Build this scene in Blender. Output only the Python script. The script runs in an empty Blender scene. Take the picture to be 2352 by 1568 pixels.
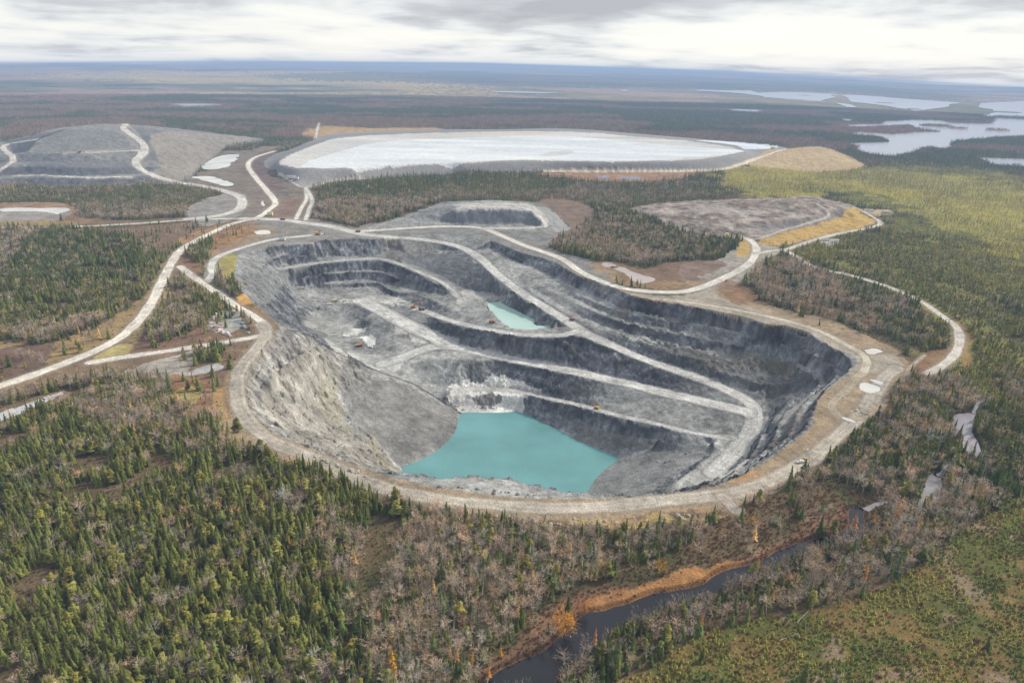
QUALITY = 1.0
import bpy, math, random
import numpy as np
from mathutils import Matrix, Vector
from mathutils.geometry import delaunay_2d_cdt
rng = np.random.default_rng(7); random.seed(7)
scene = bpy.context.scene
COL = scene.collection
# ------------------------------------------------------------------ camera
W0, H0, F = 2352.0, 1568.0, 1568.0
CX, CY, CAMH = 1176.0, 784.0, 250.0
PITCH = math.atan((784-140)/1568.0); ROLL = math.radians(1.24)
fw = np.array([0, math.cos(PITCH), -math.sin(PITCH)])
r0 = np.array([1.0, 0, 0]); u0 = np.array([0, math.sin(PITCH), math.cos(PITCH)])
RV = math.cos(ROLL)*r0 + math.sin(ROLL)*u0
UV = -math.sin(ROLL)*r0 + math.cos(ROLL)*u0
C0 = np.array([0, 0, CAMH])
cam = bpy.data.objects.new('camera', bpy.data.cameras.new('camera')); COL.objects.link(cam)
cam.data.sensor_width = 36; cam.data.lens = 24; cam.data.clip_start = 1; cam.data.clip_end = 200000
m = Matrix.Identity(4)
for i in range(3):
    m[i][0] = RV[i]; m[i][1] = UV[i]; m[i][2] = -fw[i]; m[i][3] = C0[i]
cam.matrix_world = m
scene.camera = cam
def ray(p):
    p = np.atleast_2d(np.asarray(p, float))
    return fw + ((p[:, 0:1]-CX)/F)*RV + ((CY-p[:, 1:2])/F)*UV
def unp(p, z):                       # survey sighting -> point at elevation z
    d = ray(p); t = (np.asarray(z, float)-CAMH)/d[:, 2]
    return C0 + d*t[:, None]
def proj(P):
    q = P-C0; dz = q@fw
    return np.stack([CX+F*(q@RV)/dz, CY-F*(q@UV)/dz], 1)
def lin(r, g, b):
    c = np.array([r, g, b])/255.0
    return np.where(c <= .04045, c/12.92, ((c+.055)/1.055)**2.4)
# ------------------------------------------------------------------ noise
def _h(ix, iy, s):
    n = (ix.astype(np.int64)*374761393 + iy.astype(np.int64)*668265263 + s*1274126177) & 0x7fffffff
    n = ((n ^ (n >> 13))*1274126177) & 0x7fffffff
    return ((n ^ (n >> 16)) & 0xffff)/65535.0
def vnoise(x, y, s=0):
    ix = np.floor(x); iy = np.floor(y); fx = x-ix; fy = y-iy
    ix = ix.astype(np.int64); iy = iy.astype(np.int64)
    fx = fx*fx*(3-2*fx); fy = fy*fy*(3-2*fy)
    a = _h(ix, iy, s); b = _h(ix+1, iy, s); c = _h(ix, iy+1, s); d = _h(ix+1, iy+1, s)
    return (a+(b-a)*fx)*(1-fy)+(c+(d-c)*fx)*fy
def fbm(x, y, wl, oct=4, s=0, gain=.5):
    out = np.zeros_like(x); amp = 1; tot = 0; ca, sa = .8, .6
    x = x/wl; y = y/wl
    for k in range(oct):
        out += amp*vnoise(x, y, s+k*17); tot += amp
        x, y = (x*ca-y*sa)*2.03+5.1, (x*sa+y*ca)*2.03+1.7; amp *= gain
    return out/tot
def cells(x, y, size, s=0):           # random value of the nearest jittered cell
    u = x/size; v = y/size; iu = np.floor(u).astype(np.int64); iv = np.floor(v).astype(np.int64)
    best = np.full(x.shape, 9e9); val = np.zeros_like(x)
    for di in (-1, 0, 1):
        for dj in (-1, 0, 1):
            cu = iu+di; cv = iv+dj; d = (cu+_h(cu, cv, s)-u)**2+(cv+_h(cu, cv, s+5)-v)**2
            q = d < best; best[q] = d[q]; val[q] = _h(cu, cv, s+9)[q]
    return val
def ss(a, b, x):
    t = np.clip((x-a)/(b-a), 0, 1); return t*t*(3-2*t)
# ------------------------------------------------------------------ helpers on polylines
def smooth_line(pts, n=6, closed=False):
    P = np.array(pts, float); out = []
    N = len(P); rngi = range(N if closed else N-1)
    for i in rngi:
        if closed: a, b, c, d = P[i-1], P[i], P[(i+1) % N], P[(i+2) % N]
        else: a, b, c, d = P[max(i-1, 0)], P[i], P[i+1], P[min(i+2, N-1)]
        for k in range(n):
            t = k/n
            out.append(.5*((2*b)+(-a+c)*t+(2*a-5*b+4*c-d)*t*t+(-a+3*b-3*c+d)*t**3))
    if not closed: out.append(P[-1])
    return np.array(out)
def resample(P, step):
    d = np.r_[0, np.cumsum(np.linalg.norm(np.diff(P[:, :2], axis=0), axis=1))]
    n = max(int(d[-1]/step), 1)+1; t = np.linspace(0, d[-1], n)
    return np.stack([np.interp(t, d, P[:, k]) for k in range(P.shape[1])], 1)
def wline(pts, step=4, closed=False):
    s = smooth_line(pts, 6, closed)
    if closed: s = np.vstack([s, s[:1]])
    return resample(unp(s[:, :2], s[:, 2]), step)
def inpoly(x, y, poly):
    inside = np.zeros(x.shape, bool)
    x0, y0 = poly.min(0); x1, y1 = poly.max(0)
    idx = np.nonzero((x >= x0) & (x <= x1) & (y >= y0) & (y <= y1))[0]
    if len(idx) == 0: return inside
    xs = x[idx]; ys = y[idx]; r = np.zeros(len(idx), bool)
    n = len(poly)
    for i in range(n):
        ax, ay = poly[i]; bx, by = poly[(i+1) % n]
        if ay == by: continue
        c = ((ay > ys) != (by > ys)) & (xs < (bx-ax)*(ys-ay)/(by-ay)+ax)
        r ^= c
    inside[idx] = r
    return inside
def dline(x, y, P, maxd):              # distance to polyline + signed side offset
    D = np.full(x.shape, 1e9)
    for i in range(len(P)-1):
        a = P[i, :2]; b = P[i+1, :2]
        idx = np.nonzero((x > min(a[0], b[0])-maxd) & (x < max(a[0], b[0])+maxd) & (y > min(a[1], b[1])-maxd) & (y < max(a[1], b[1])+maxd))[0]
        if len(idx) == 0: continue
        v = b-a; L = v@v+1e-9
        t = np.clip(((x[idx]-a[0])*v[0]+(y[idx]-a[1])*v[1])/L, 0, 1)
        d = np.hypot(x[idx]-a[0]-t*v[0], y[idx]-a[1]-t*v[1])
        D[idx] = np.minimum(D[idx], d)
    return D
# ------------------------------------------------------------------ triangulated survey surfaces
class Tin:
    def __init__(s, pts, poly, cell):
        pts = np.array(pts)
        key = {}
        for p in pts: key.setdefault((round(p[0]/1.3), round(p[1]/1.3)), p)
        pts = np.array(list(key.values()))
        s.poly = poly
        v, e, f, _, _, _ = delaunay_2d_cdt([Vector((p[0], p[1])) for p in pts], [], [], 0, 0.001)
        V = np.array([(a.x, a.y) for a in v])
        # keep z by nearest original
        Z = np.zeros(len(V)); dic = {(round(p[0], 2), round(p[1], 2)): p[2] for p in pts}
        for i, a in enumerate(V):
            z = dic.get((round(a[0], 2), round(a[1], 2)))
            if z is None: z = pts[np.argmin((pts[:, 0]-a[0])**2+(pts[:, 1]-a[1])**2), 2]
            Z[i] = z
        s.x0, s.y0 = V.min(0)-cell; s.cell = cell
        nx = int((V[:, 0].max()-s.x0)/cell)+3; ny = int((V[:, 1].max()-s.y0)/cell)+3
        H = np.zeros((ny, nx)); M = np.zeros((ny, nx))
        for t in f:
            a, b, c = V[list(t)]; za, zb, zc = Z[list(t)]
            i0 = max(int((min(a[0], b[0], c[0])-s.x0)/cell), 0); i1 = int((max(a[0], b[0], c[0])-s.x0)/cell)+1
            j0 = max(int((min(a[1], b[1], c[1])-s.y0)/cell), 0); j1 = int((max(a[1], b[1], c[1])-s.y0)/cell)+1
            X, Y = np.meshgrid(s.x0+np.arange(i0, i1+1)*cell, s.y0+np.arange(j0, j1+1)*cell)
            det = (b[1]-c[1])*(a[0]-c[0])+(c[0]-b[0])*(a[1]-c[1])
            if abs(det) < 1e-9: continue
            l1 = ((b[1]-c[1])*(X-c[0])+(c[0]-b[0])*(Y-c[1]))/det
            l2 = ((c[1]-a[1])*(X-c[0])+(a[0]-c[0])*(Y-c[1]))/det
            l3 = 1-l1-l2
            k = (l1 >= -1e-6) & (l2 >= -1e-6) & (l3 >= -1e-6)
            if not k.any(): continue
            jj, ii = np.nonzero(k)
            H[jj+j0, ii+i0] = (l1*za+l2*zb+l3*zc)[k]
        X, Y = np.meshgrid(s.x0+np.arange(nx)*cell, s.y0+np.arange(ny)*cell)
        ins = inpoly(X.ravel(), Y.ravel(), poly[:, :2]).reshape(X.shape)
        s.M = ins.astype(float); s.H = H*ins
        s.nx, s.ny = nx, ny
    def at(s, x, y, A=None):
        A = s.H if A is None else A
        u = (x-s.x0)/s.cell; v = (y-s.y0)/s.cell
        ok = (u >= 0) & (v >= 0) & (u < s.nx-1) & (v < s.ny-1)
        out = np.zeros(x.shape)
        if not ok.any(): return out
        u = u[ok]; v = v[ok]; i = u.astype(int); j = v.astype(int); a = u-i; b = v-j
        out[ok] = (A[j, i]*(1-a)+A[j, i+1]*a)*(1-b)+(A[j+1, i]*(1-a)+A[j+1, i+1]*a)*b
        return out
# ---- pit road alignments: (sighting x, y, elevation), width
PIT_ROADS = [
 ([(905,545,-1),(960,549,-3),(1040,562,-7),(1095,587,-11),(1150,636,-17),(1200,674,-23),(1250,704,-27),(1310,742,-31),(1350,768,-34),(1400,790,-37),(1450,812,-40),(1500,832,-42),(1560,852,-44),(1620,873,-46),(1680,900,-49),(1722,925,-51),(1735,955,-53),(1722,995,-56),(1690,1035,-59),(1640,1085,-61)],15),
 ([(1715,945,-52),(1660,932,-53),(1600,918,-54),(1520,900,-56),(1450,882,-57),(1380,866,-58),(1300,849,-59),(1194,828,-60),(1100,808,-61),(1035,795,-62),(985,798,-63),(930,818,-66),(880,835,-68)],17),
 ([(1680,1005,-58),(1631,1000,-60),(1563,987,-63),(1496,970,-66),(1429,956,-69),(1369,940,-72),(1328,929,-75),(1261,915,-78),(1194,898,-80),(1120,893,-81),(1060,893,-82)],8),
 ([(1330,757,-32),(1300,768,-33),(1250,770,-36),(1190,767,-39),(1130,758,-42),(1080,748,-45),(1030,735,-48),(985,718,-51),(955,709,-53)],11),
 ([(1030,788,-62),(980,765,-60),(930,742,-57),(880,715,-55),(830,690,-53)],24),
 ([(640,618,-22),(700,608,-22),(783,598,-22),(867,594,-22),(918,606,-24),(970,628,-28),(1018,650,-33),(1050,680,-38)],9),
]
PIT_RIM = [(544,598),(551,582),(606,571),(636,564),(716,560),(723,555),(752,550),(817,547),(864,549),(890,543),(905,539),(1018,538),(1069,543),(1120,551),(1153,562),(1194,579),(1240,590),(1278,604),(1322,630),(1362,644),(1402,657),(1449,677),(1490,687),(1530,694),(1563,698),(1610,707),(1664,718),(1710,728),(1765,745),(1800,748),(1832,755),(1866,768),(1890,782),(1916,800),(1945,810),(1964,820),(1966,840),(1943,863),(1920,880),(1898,896),(1880,915),(1870,945),(1869,974),(1850,992),(1834,1004),(1804,1027),(1777,1047),(1746,1066),(1712,1085),(1690,1098),(1643,1115),(1590,1127),(1528,1135),(1452,1142),(1386,1143),(1328,1143),(1280,1144),(1233,1143),(1137,1137),(1041,1123),(985,1115),(957,1108),(910,1098),(860,1082),(804,1064),(765,1048),(727,1033),(690,1020),(651,1006),(620,988),(590,965),(570,940),(560,910),(557,870),(571,832),(600,800),(622,775),(640,757),(638,746),(612,722),(585,697),(563,675),(545,655),(537,640),(540,618)]
rim = wline([(a, b, 0) for a, b in PIT_RIM], 4, True)
PIT_LINES = [
 # north wall, west half: two benches
 [(612,600,-11),(645,584,-11),(680,582,-11),(717,581,-11)], [(612,606,-12),(645,591,-12),(680,588,-12),(722,586,-12)],
 [(629,611,-21),(680,600,-21),(723,594,-20)],
 [(745,590,-20),(780,589,-20),(820,588,-20),(860,585,-19),(885,578,-17),(895,565,-11)],
 [(920,598,-21),(930,585,-17),(960,577,-14),(1010,575,-13),(1060,580,-14),(1100,598,-17),(1140,630,-21),(1175,665,-26)],
 [(950,608,-27),(1018,636,-33),(1060,660,-36),(1100,670,-37),(1150,678,-36),(1190,690,-33)],
 # middle face of north wall
 [(662,614,-23),(700,611,-23),(760,605,-23),(817,601,-23),(874,600,-23),(910,610,-25),(951,629,-29),(1002,653,-34),(1045,662,-37),(1050,672,-38)],
 [(700,632,-34),(760,625,-34),(800,622,-34),(870,621,-34),(910,634,-36),(960,650,-39)],[(700,635,-34.5),(760,629,-34.5),(800,626,-34.5),(870,625,-34.5),(910,638,-36.5)],
 [(676,651,-45),(716,648,-45),(770,646,-45),(817,643,-45),(867,645,-45),(918,660,-46),(985,671,-44),(1035,678,-41)],
 # lip of the low face and its toe
 [(696,660,-45.5),(717,654,-45.5),(775,650,-45.5),(801,652,-45.5),(855,649,-45.5),(871,652,-46),(901,668,-46),(968,679,-45),(1018,700,-43),(1069,722,-43),(1100,738,-43)],
 [(700,668,-49),(717,664,-50),(799,660,-50),(867,658,-50),(885,672,-51),(920,685,-52),(951,699,-53),(985,710,-52)],
 [(720,680,-51),(780,668,-51),(850,665,-51.5)],
 [(740,690,-53),(790,684,-53),(850,683,-53),(900,690,-53),(935,700,-53)],
 [(745,700,-53.5),(790,697,-54),(840,705,-55)],
 # pit in the excavator bench
 [(840,701,-54),(870,699,-54),(910,701,-54),(940,705,-54)],[(845,712,-59),(880,714,-59),(920,714,-58)],
 # lower floor
 [(700,705,-50),(730,712,-57),(780,722,-62),(825,735,-64)],[(715,728,-60),(760,738,-66),(820,752,-67),(836,768,-67),(880,797,-68),(905,800,-67),(960,800,-66),(985,792,-64)],
 [(834,733,-58),(870,750,-60),(908,778,-63),(930,774,-62),(960,778,-62),(990,790,-63)],
 [(760,770,-67),(820,790,-68),(860,820,-68)],
 # west wall
 [(600,612,-10),(578,640,-10),(592,670,-12),(620,705,-12),(648,735,-11)],
 [(650,622,-22),(637,640,-23),(630,655,-24),(625,668,-25),(637,695,-27),(655,722,-29),(680,745,-32)],
 [(674,658,-45),(664,662,-44),(680,690,-46),(676,712,-48),(690,736,-52)],
 [(690,752,-52),(720,765,-60),(750,787,-65),(790,812,-67),(850,838,-68.5),(900,856,-70.5),(950,874,-76)],
 [(690,690,-50),(700,700,-51)],
 # crest of the near scree that hides the floor
 [(665,757,-3),(690,766,-9),(717,779,-16),(745,796,-26),(765,808,-33),(800,824,-45),(850,846,-60),(900,864,-68),(950,882,-76),(990,906,-84),(1020,926,-89),(1045,940,-93)],
 # near west wall
 [(700,800,-14),(650,838,-13),(620,885,-15),(610,930,-18),(640,970,-22),(700,1003,-26),(780,1040,-32),(850,1072,-38)],
 [(705,808,-20),(660,845,-21),(632,890,-23),(622,930,-26),(650,962,-29),(705,992,-33),(780,1026,-39)],
 [(745,830,-32),(720,858,-33),(697,900,-37),(686,940,-41),(693,970,-45),(730,1000,-49),(790,1025,-55),(835,1050,-60),(880,1080,-66)],
 [(760,840,-40),(740,870,-43),(722,905,-47),(715,940,-51),(730,968,-55),(770,990,-61),(830,1020,-70),(880,1055,-80)],
 [(775,817,-38),(788,850,-48),(785,880,-55),(784,920,-62),(803,958,-69),(842,990,-77),(872,1020,-84),(900,1055,-91)],
 [(850,880,-64),(860,940,-74),(900,1000,-84)],[(930,910,-78),(960,960,-86)],
 # slope under the middle ramp, white bench, shore
 [(930,838,-69),(960,832,-67),(1000,824,-65),(1060,826,-63),(1100,829,-62.5)],
 [(960,868,-76),(1000,883,-80),(1030,886,-81)],
 [(1030,910,-84),(1100,906,-83.5),(1194,912,-82)],
 [(1040,930,-92),(1100,935,-92),(1190,935,-92),(1240,958,-92),(1300,985,-92)],
 [(1300,950,-84),(1400,985,-82),(1500,1005,-77),(1580,1010,-70)],
 # lake shore
 [(923,1077,-95),(980,1054,-95),(1026,1024,-95),(1053,990,-95),(1062,955,-95),(1090,950,-95),(1150,951,-95),(1195,949,-95),(1248,972,-95),(1290,993,-95),(1325,1014,-95),(1386,1038,-95),(1416,1054,-95),(1386,1077,-95),(1360,1105,-95),(1345,1130,-95),(1330,1158,-95),(1240,1168,-95),(1150,1166,-95),(1050,1150,-95),(980,1128,-95),(940,1104,-95),(923,1077,-95)],
 [(1085,1060,-102),(1130,1005,-103),(1195,1000,-103),(1270,1055,-102),(1230,1110,-102),(1100,1110,-103)],
 # mound by the shore, berm, floor at the east end
 [(1470,1030,-84),(1510,1050,-78),(1480,1090,-80),(1420,1125,-84)],
 [(1540,1035,-74),(1570,1060,-70),(1530,1100,-71),(1480,1140,-74)],
 [(1636,1018,-60.5),(1641,1034,-60),(1615,1060,-60),(1575,1090,-60),(1525,1128,-61)],
 [(1630,1024,-65),(1625,1040,-64),(1600,1062,-65),(1560,1090,-66)],
 [(1648,1010,-60),(1660,1031,-60),(1620,1075,-61),(1580,1105,-61),(1545,1130,-62),(1500,1160,-63)],
 [(1718,1060,-60),(1700,1085,-61),(1660,1110,-62),(1620,1130,-62)],
 # inner line of the near rim bench
 [(957,1107,-5),(1000,1099,-8),(1060,1096,-9),(1120,1097,-9),(1180,1103,-10),(1230,1128,-9),(1300,1131,-9),(1343,1133,-9),(1400,1136,-9),(1450,1138,-10)],
 # north-east wall, upper ledge
 [(1069,549,-6),(1120,560,-8),(1165,590,-10),(1200,606,-11),(1240,622,-12),(1312,655,-14),(1400,695,-15),(1463,716,-15),(1563,733,-15),(1620,745,-16),(1681,757,-17),(1748,776,-18),(1799,787,-18),(1850,803,-18)],
 [(1170,600,-11),(1235,631,-13),(1305,664,-15),(1395,704,-16),(1463,724,-16),(1563,741,-16),(1620,752,-17),(1681,764,-18),(1748,785,-19),(1799,797,-19),(1850,815,-19)],
 # lower ledge
 [(1240,648,-16),(1312,682,-19.5),(1400,722,-21),(1480,745,-23),(1563,762,-23),(1681,784,-24),(1748,801,-25),(1820,816,-25)],
 [(1236,654,-17),(1308,689,-20.3),(1398,729,-22),(1478,752,-24),(1563,769,-24),(1681,791,-25),(1748,809,-26),(1818,824,-26)],
 [(1175,640,-18),(1240,672,-22),(1290,704,-26),(1362,738,-29),(1430,759,-31),(1480,771,-31.5),(1530,784,-32),(1614,803,-33),(1680,812,-34),(1748,822,-34),(1799,840,-34),(1850,850,-30)],
 [(1235,679,-23),(1285,711,-27),(1357,747,-30),(1425,772,-31.7),(1475,788,-32.3),(1525,804,-33),(1610,826,-34.5),(1680,838,-36),(1748,852,-37),(1795,855,-35)],
 [(1640,856,-40),(1700,866,-40),(1750,882,-41),(1800,880,-38)],[(1636,864,-44),(1690,877,-45),(1742,898,-46)],

 [(1760,905,-48),(1770,935,-51),(1766,970,-54),(1755,1010,-57),(1735,1045,-59)],
 # upper pond
 [(1114,696,-38.5),(1135,690,-38.5),(1175,689,-38),(1228,706,-36.5),(1268,730,-35),(1290,744,-35),(1276,754,-36.5),(1230,760,-38),(1203,758.5,-38.5),(1165,751,-39.5),(1146,736,-39.5),(1125,714,-39)],
 [(1124,700,-41.5),(1173,697,-41.5),(1228,715,-41.5),(1274,744,-41.5),(1262,750,-41.5),(1206,751,-41.5),(1176,744,-41.5),(1159,731,-41.5),(1142,714,-41.5),(1124,700,-41.5)],
 [(1170,715,-44),(1215,738,-44)],
 [(1080,700,-41),(1100,725,-41.5),(1125,742,-41.5)],[(1080,690,-39.5),(1110,680,-38.5)],
]
pts = list(rim); roadstrips = []
for ln, w in PIT_ROADS:
    c = wline(ln, 3.5); t = np.gradient(c[:, :2], axis=0); t /= np.linalg.norm(t, axis=1)[:, None]+1e-9
    nrm = np.stack([-t[:, 1], t[:, 0]], 1)
    for k in (-.5, 0, .5):
        q = c.copy(); q[:, :2] += nrm*w*k
        for prev, pw in roadstrips:
            D = dline(q[:, 0], q[:, 1], prev, pw/2+4); q = q[D > pw/2+1.5] if k else q[D > pw/2]
        pts += list(q)
    roadstrips.append((c, w))
for ln in PIT_LINES:
    q = wline(ln, 3.5)
    for prev, pw in roadstrips:
        D = dline(q[:, 0], q[:, 1], prev, pw/2+4); q = q[D > pw/2+1.3]
    pts += list(q)
# drilled benches stepping down inside the east rim
er = wline([(x_, y_, 0) for x_, y_ in ((1800,748),(1832,755),(1866,768),(1890,782),(1916,800),(1945,810),(1964,820),(1966,840),(1943,863),(1920,880),(1898,896),(1880,915),(1870,945),(1869,974),(1850,992),(1834,1004),(1804,1027),(1777,1047),(1746,1066),(1712,1085))], 4)
er = np.stack([np.convolve(np.pad(er[:, k], 6, 'edge'), np.ones(13)/13, 'valid') for k in range(3)], 1); tg = np.gradient(er[:, :2], axis=0); tg /= np.linalg.norm(tg, axis=1)[:, None]
ni = np.stack([tg[:, 1], -tg[:, 0]], 1); cen = unp([(1600, 930)], -50)[0, :2]
if ((cen-er[len(er)//2, :2])@ni[len(er)//2]) < 0: ni = -ni
for off_, zz in ((3, -1), (7, -12), (14, -13), (18, -24), (26, -25), (30, -36), (38, -37.5)):
    q = er.copy(); q[:, :2] += ni*off_; q[:, 2] = zz
    for prev, pw in roadstrips:
        D = dline(q[:, 0], q[:, 1], prev, pw/2+6); q = q[D > pw/2+3]
    d_ = dline(q[:, 0], q[:, 1], rim, 60); q = q[d_ > off_*.8]
    pts += [p_ for p_ in q[::1]]
pit = Tin(pts, rim, 1.0)
# soften single-cell creases
def blur(A, n=1):
    for _ in range(n):
        A = (A+np.roll(A, 1, 0)+np.roll(A, -1, 0)+np.roll(A, 1, 1)+np.roll(A, -1, 1))/5
    return A
pit.H = blur(pit.H, 1)
pit.B = blur(pit.H, 40)-pit.H
# ---- spoil heaps, embankments: outer line at 0, then lines inside
def heap(outer, lines, cell, step):
    o = wline([(a, b, 0) for a, b in outer], step, True)
    P = list(o)
    for l in lines: P += list(wline(l, step))
    t = Tin(P, o, cell); t.H = blur(t.H, 1); return t
heapNW_outer = [(-150,440),(-150,345),(0,325),(60,318),(110,300),(180,290),(330,289),(430,299),(520,309),(590,317),(612,323),(560,332),(525,338),(505,350),(480,370),(450,398),(438,412),(400,424),(350,422),(250,428),(120,430),(20,428)]
heapNW = heap(heapNW_outer, [
 [(-100,405,12),(0,408,12),(60,405,14),(200,408,14),(300,405,14),(350,400,13)],
 [(-100,402,12),(0,404,12),(60,400,14),(200,403,14),(300,400,14),(345,394,13)],
 [(-100,385,20),(0,388,22),(50,382,26),(200,384,27),(300,382,24)],
 [(-60,375,22),(40,372,29),(100,370,30),(200,372,30),(300,371,28)],
 [(30,362,34),(100,353,40),(180,350,42),(280,347,42),(305,345,42)],
 [(60,350,41),(120,345,43),(200,343,43),(290,341,43),(330,340,40)],
 [(85,322,50),(130,304,57),(180,290,62),(240,284,64),(290,286,62),(310,300,56),(330,322,47),(345,345,36),(360,370,24),(390,400,10)],
 [(170,310,57),(240,305,57),(280,315,53)],
 [(20,332,22),(30,350,22)],
 [(330,288,52),(370,300,44),(430,306,32),(500,312,20),(560,318,8)],
 [(380,330,33),(400,360,22),(420,385,12)],[(430,320,27),(450,350,15)]], 3.0, 8)
tail_outer = [(606,378),(618,362),(655,345),(720,322),(740,312),(800,305),(1000,298),(1150,297),(1300,295),(1450,306),(1600,319),(1720,330),(1800,338),(1800,346),(1760,362),(1700,382),(1640,393),(1500,396),(1250,396),(1000,403),(850,412),(760,420),(710,433),(660,415),(625,395)]
tcrest = [(632,374,22),(660,356,24),(730,330,25),(800,312,25),(1000,303,25),(1150,301,25),(1300,300,25),(1450,311,25),(1600,324,25),(1690,338,25),(1712,346,25),(1700,354,25),(1600,368,25),(1400,372,25),(1200,369,25),(1000,379,25),(800,388,25),(690,387,24),(640,380,23)]
cx_, cy_ = 1170, 345
tin_in = [(cx_+(a-cx_)*.965, cy_+(b-cy_)*.84, 22.5) for a, b, c in tcrest]
tail = heap(tail_outer, [tcrest+tcrest[:1], tin_in+tin_in[:1], [(800,350,21.5),(1000,340,21.5),(1200,340,21.5),(1450,340,21.5),(1600,346,21.5)],
  [(1720,336,18),(1770,340,14),(1780,344,12),(1730,352,16)]], 4.0, 12)
mid_outer = [(830,528),(880,512),(940,495),(985,478),(1020,470),(1045,465),(1130,460),(1210,466),(1240,474),(1265,482),(1285,500),(1310,522),(1290,532),(1240,530),(1180,529),(1100,519),(1000,517),(920,522)]
mid = heap(mid_outer, [
 [(1040,481,22),(1070,479,23),(1100,478,23),(1160,480,23),(1208,482,22),(1228,494,17),(1243,508,10)],
 [(1052,472,23),(1130,467,23),(1205,471,22),(1232,484,15),(1256,502,9),(1262,514,5),(1245,523,3)],
 [(1000,508,3),(1100,511,3),(1180,513,3),(1238,516,4)],
 [(1015,495,10)], [(900,512,5),(960,497,8),(1005,484,10),(1035,470,10)],[(880,517,3),(960,508,4)],[(1280,495,3),(1290,515,2)]], 1.5, 5)
east_outer = [(1446,484),(1480,472),(1540,464),(1600,460),(1700,456),(1797,455),(1850,450),(1900,457),(1948,468),(1999,488),(2015,506),(1990,522),(1940,535),(1850,555),(1790,565),(1745,556),(1700,548),(1660,548),(1610,541),(1560,530),(1510,508)]
east = heap(east_outer, [
 [(1500,486,6),(1560,472,12),(1650,466,16),(1750,464,19),(1850,458,22),(1900,468,20),(1940,482,15)],
 [(1550,498,7),(1600,490,13),(1680,486,15),(1780,482,17),(1860,478,19),(1900,482,17)],
 [(1600,520,7),(1680,515,10),(1760,512,12),(1830,500,14),(1880,492,14)],
 [(1600,536,2),(1680,537,2),(1740,535,2.5),(1800,522,5),(1860,510,8),(1930,495,9),(1965,498,7)],
 [(1750,545,2),(1830,535,3),(1900,520,4),(1960,510,4)]], 1.5, 5)
tan_outer = [(1735,368),(1755,358),(1790,345),(1850,338),(1890,338),(1935,352),(1965,366),(1985,382),(1930,386),(1850,390),(1790,388),(1735,382),(1715,378)]
tan = heap(tan_outer, [[(1775,356,10),(1800,346,16),(1850,341,19),(1885,341,18),(1915,354,11),(1940,366,5)],[(1780,372,5),(1850,372,8),(1900,372,5)]], 3, 8)
tail.H = blur(tail.H, 5); heapNW.H = blur(heapNW.H, 2)
TINS = [pit, heapNW, tail, mid, east, tan]
def far_h(x, y):
    r = np.hypot(x, y); az = np.degrees(np.arctan2(x, y))
    A = ss(1250, 2600, r)*3+ss(3500, 7000, r)*26
    n = (fbm(x, y, 900, 3, 91)-.5)*A*ss(500, 3000, r)+(fbm(x+900, y, 3800, 3, 55)-.5)*ss(4500, 9000, r)*110
    for t in TINS[1:]: pass
    # land falls away beyond the skyline
    dip = np.interp(az, [-60, -37, -20, -3, 15, 36, 60], [24, 24, 13, 7, 12, 28, 28])/1568.0
    Rh = (CAMH-15)/dip
    drop = np.where(r > Rh, np.minimum((r-Rh)*.022, 900), 0)
    return n-drop
def rough(x, y, z0):
    # hummocky forest floor near the camera
    return (fbm(x, y, 60, 3, 5)-.5)*2.2
def base_h(x, y):
    z = np.zeros(x.shape)
    for t in TINS: z += t.at(x, y)
    return z
def Hq(x, y): return base_h(x, y)+far_h(x, y)*(1-pit.at(x, y, pit.M))
def hit(p, lift=0.0):                 # first intersection of sight lines with the land
    d = ray(p); n = len(d)
    t0 = np.where(d[:, 2] < -1e-4, (75+lift-CAMH)/np.minimum(d[:, 2], -1e-4), 1e5); t1 = np.where(d[:, 2] < -1e-4, (-112-CAMH)/np.minimum(d[:, 2], -1e-4), 1.2e5)
    K = 260; best = t1.copy(); done = np.zeros(n, bool); prev = t0.copy()
    for k in range(1, K+1):
        t = t0+(t1-t0)*k/K
        X = C0[0]+d[:, 0]*t; Y = C0[1]+d[:, 1]*t; Z = C0[2]+d[:, 2]*t
        below = (Z < Hq(X, Y)+lift) & ~done
        if below.any():
            lo = prev[below]; hi = t[below]; dd = d[below]
            for _ in range(12):
                mid_ = (lo+hi)/2; z = C0[2]+dd[:, 2]*mid_; h = Hq(C0[0]+dd[:, 0]*mid_, C0[1]+dd[:, 1]*mid_)+lift
                b = z < h; hi = np.where(b, mid_, hi); lo = np.where(b, lo, mid_)
            best[below] = hi; done |= below
        prev = t
        if done.all(): break
    P = C0+d*best[:, None]
    P[:, 2] = Hq(P[:, 0], P[:, 1])
    return P
def hpoly(pts, n=4, smooth=True):
    P = np.array(pts, float)
    P = smooth_line(P, n, True) if smooth else P
    return hit(P)[:, :2]
def hline(pts, step=5):
    return resample(hit(smooth_line(pts, 5)), step)
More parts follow.
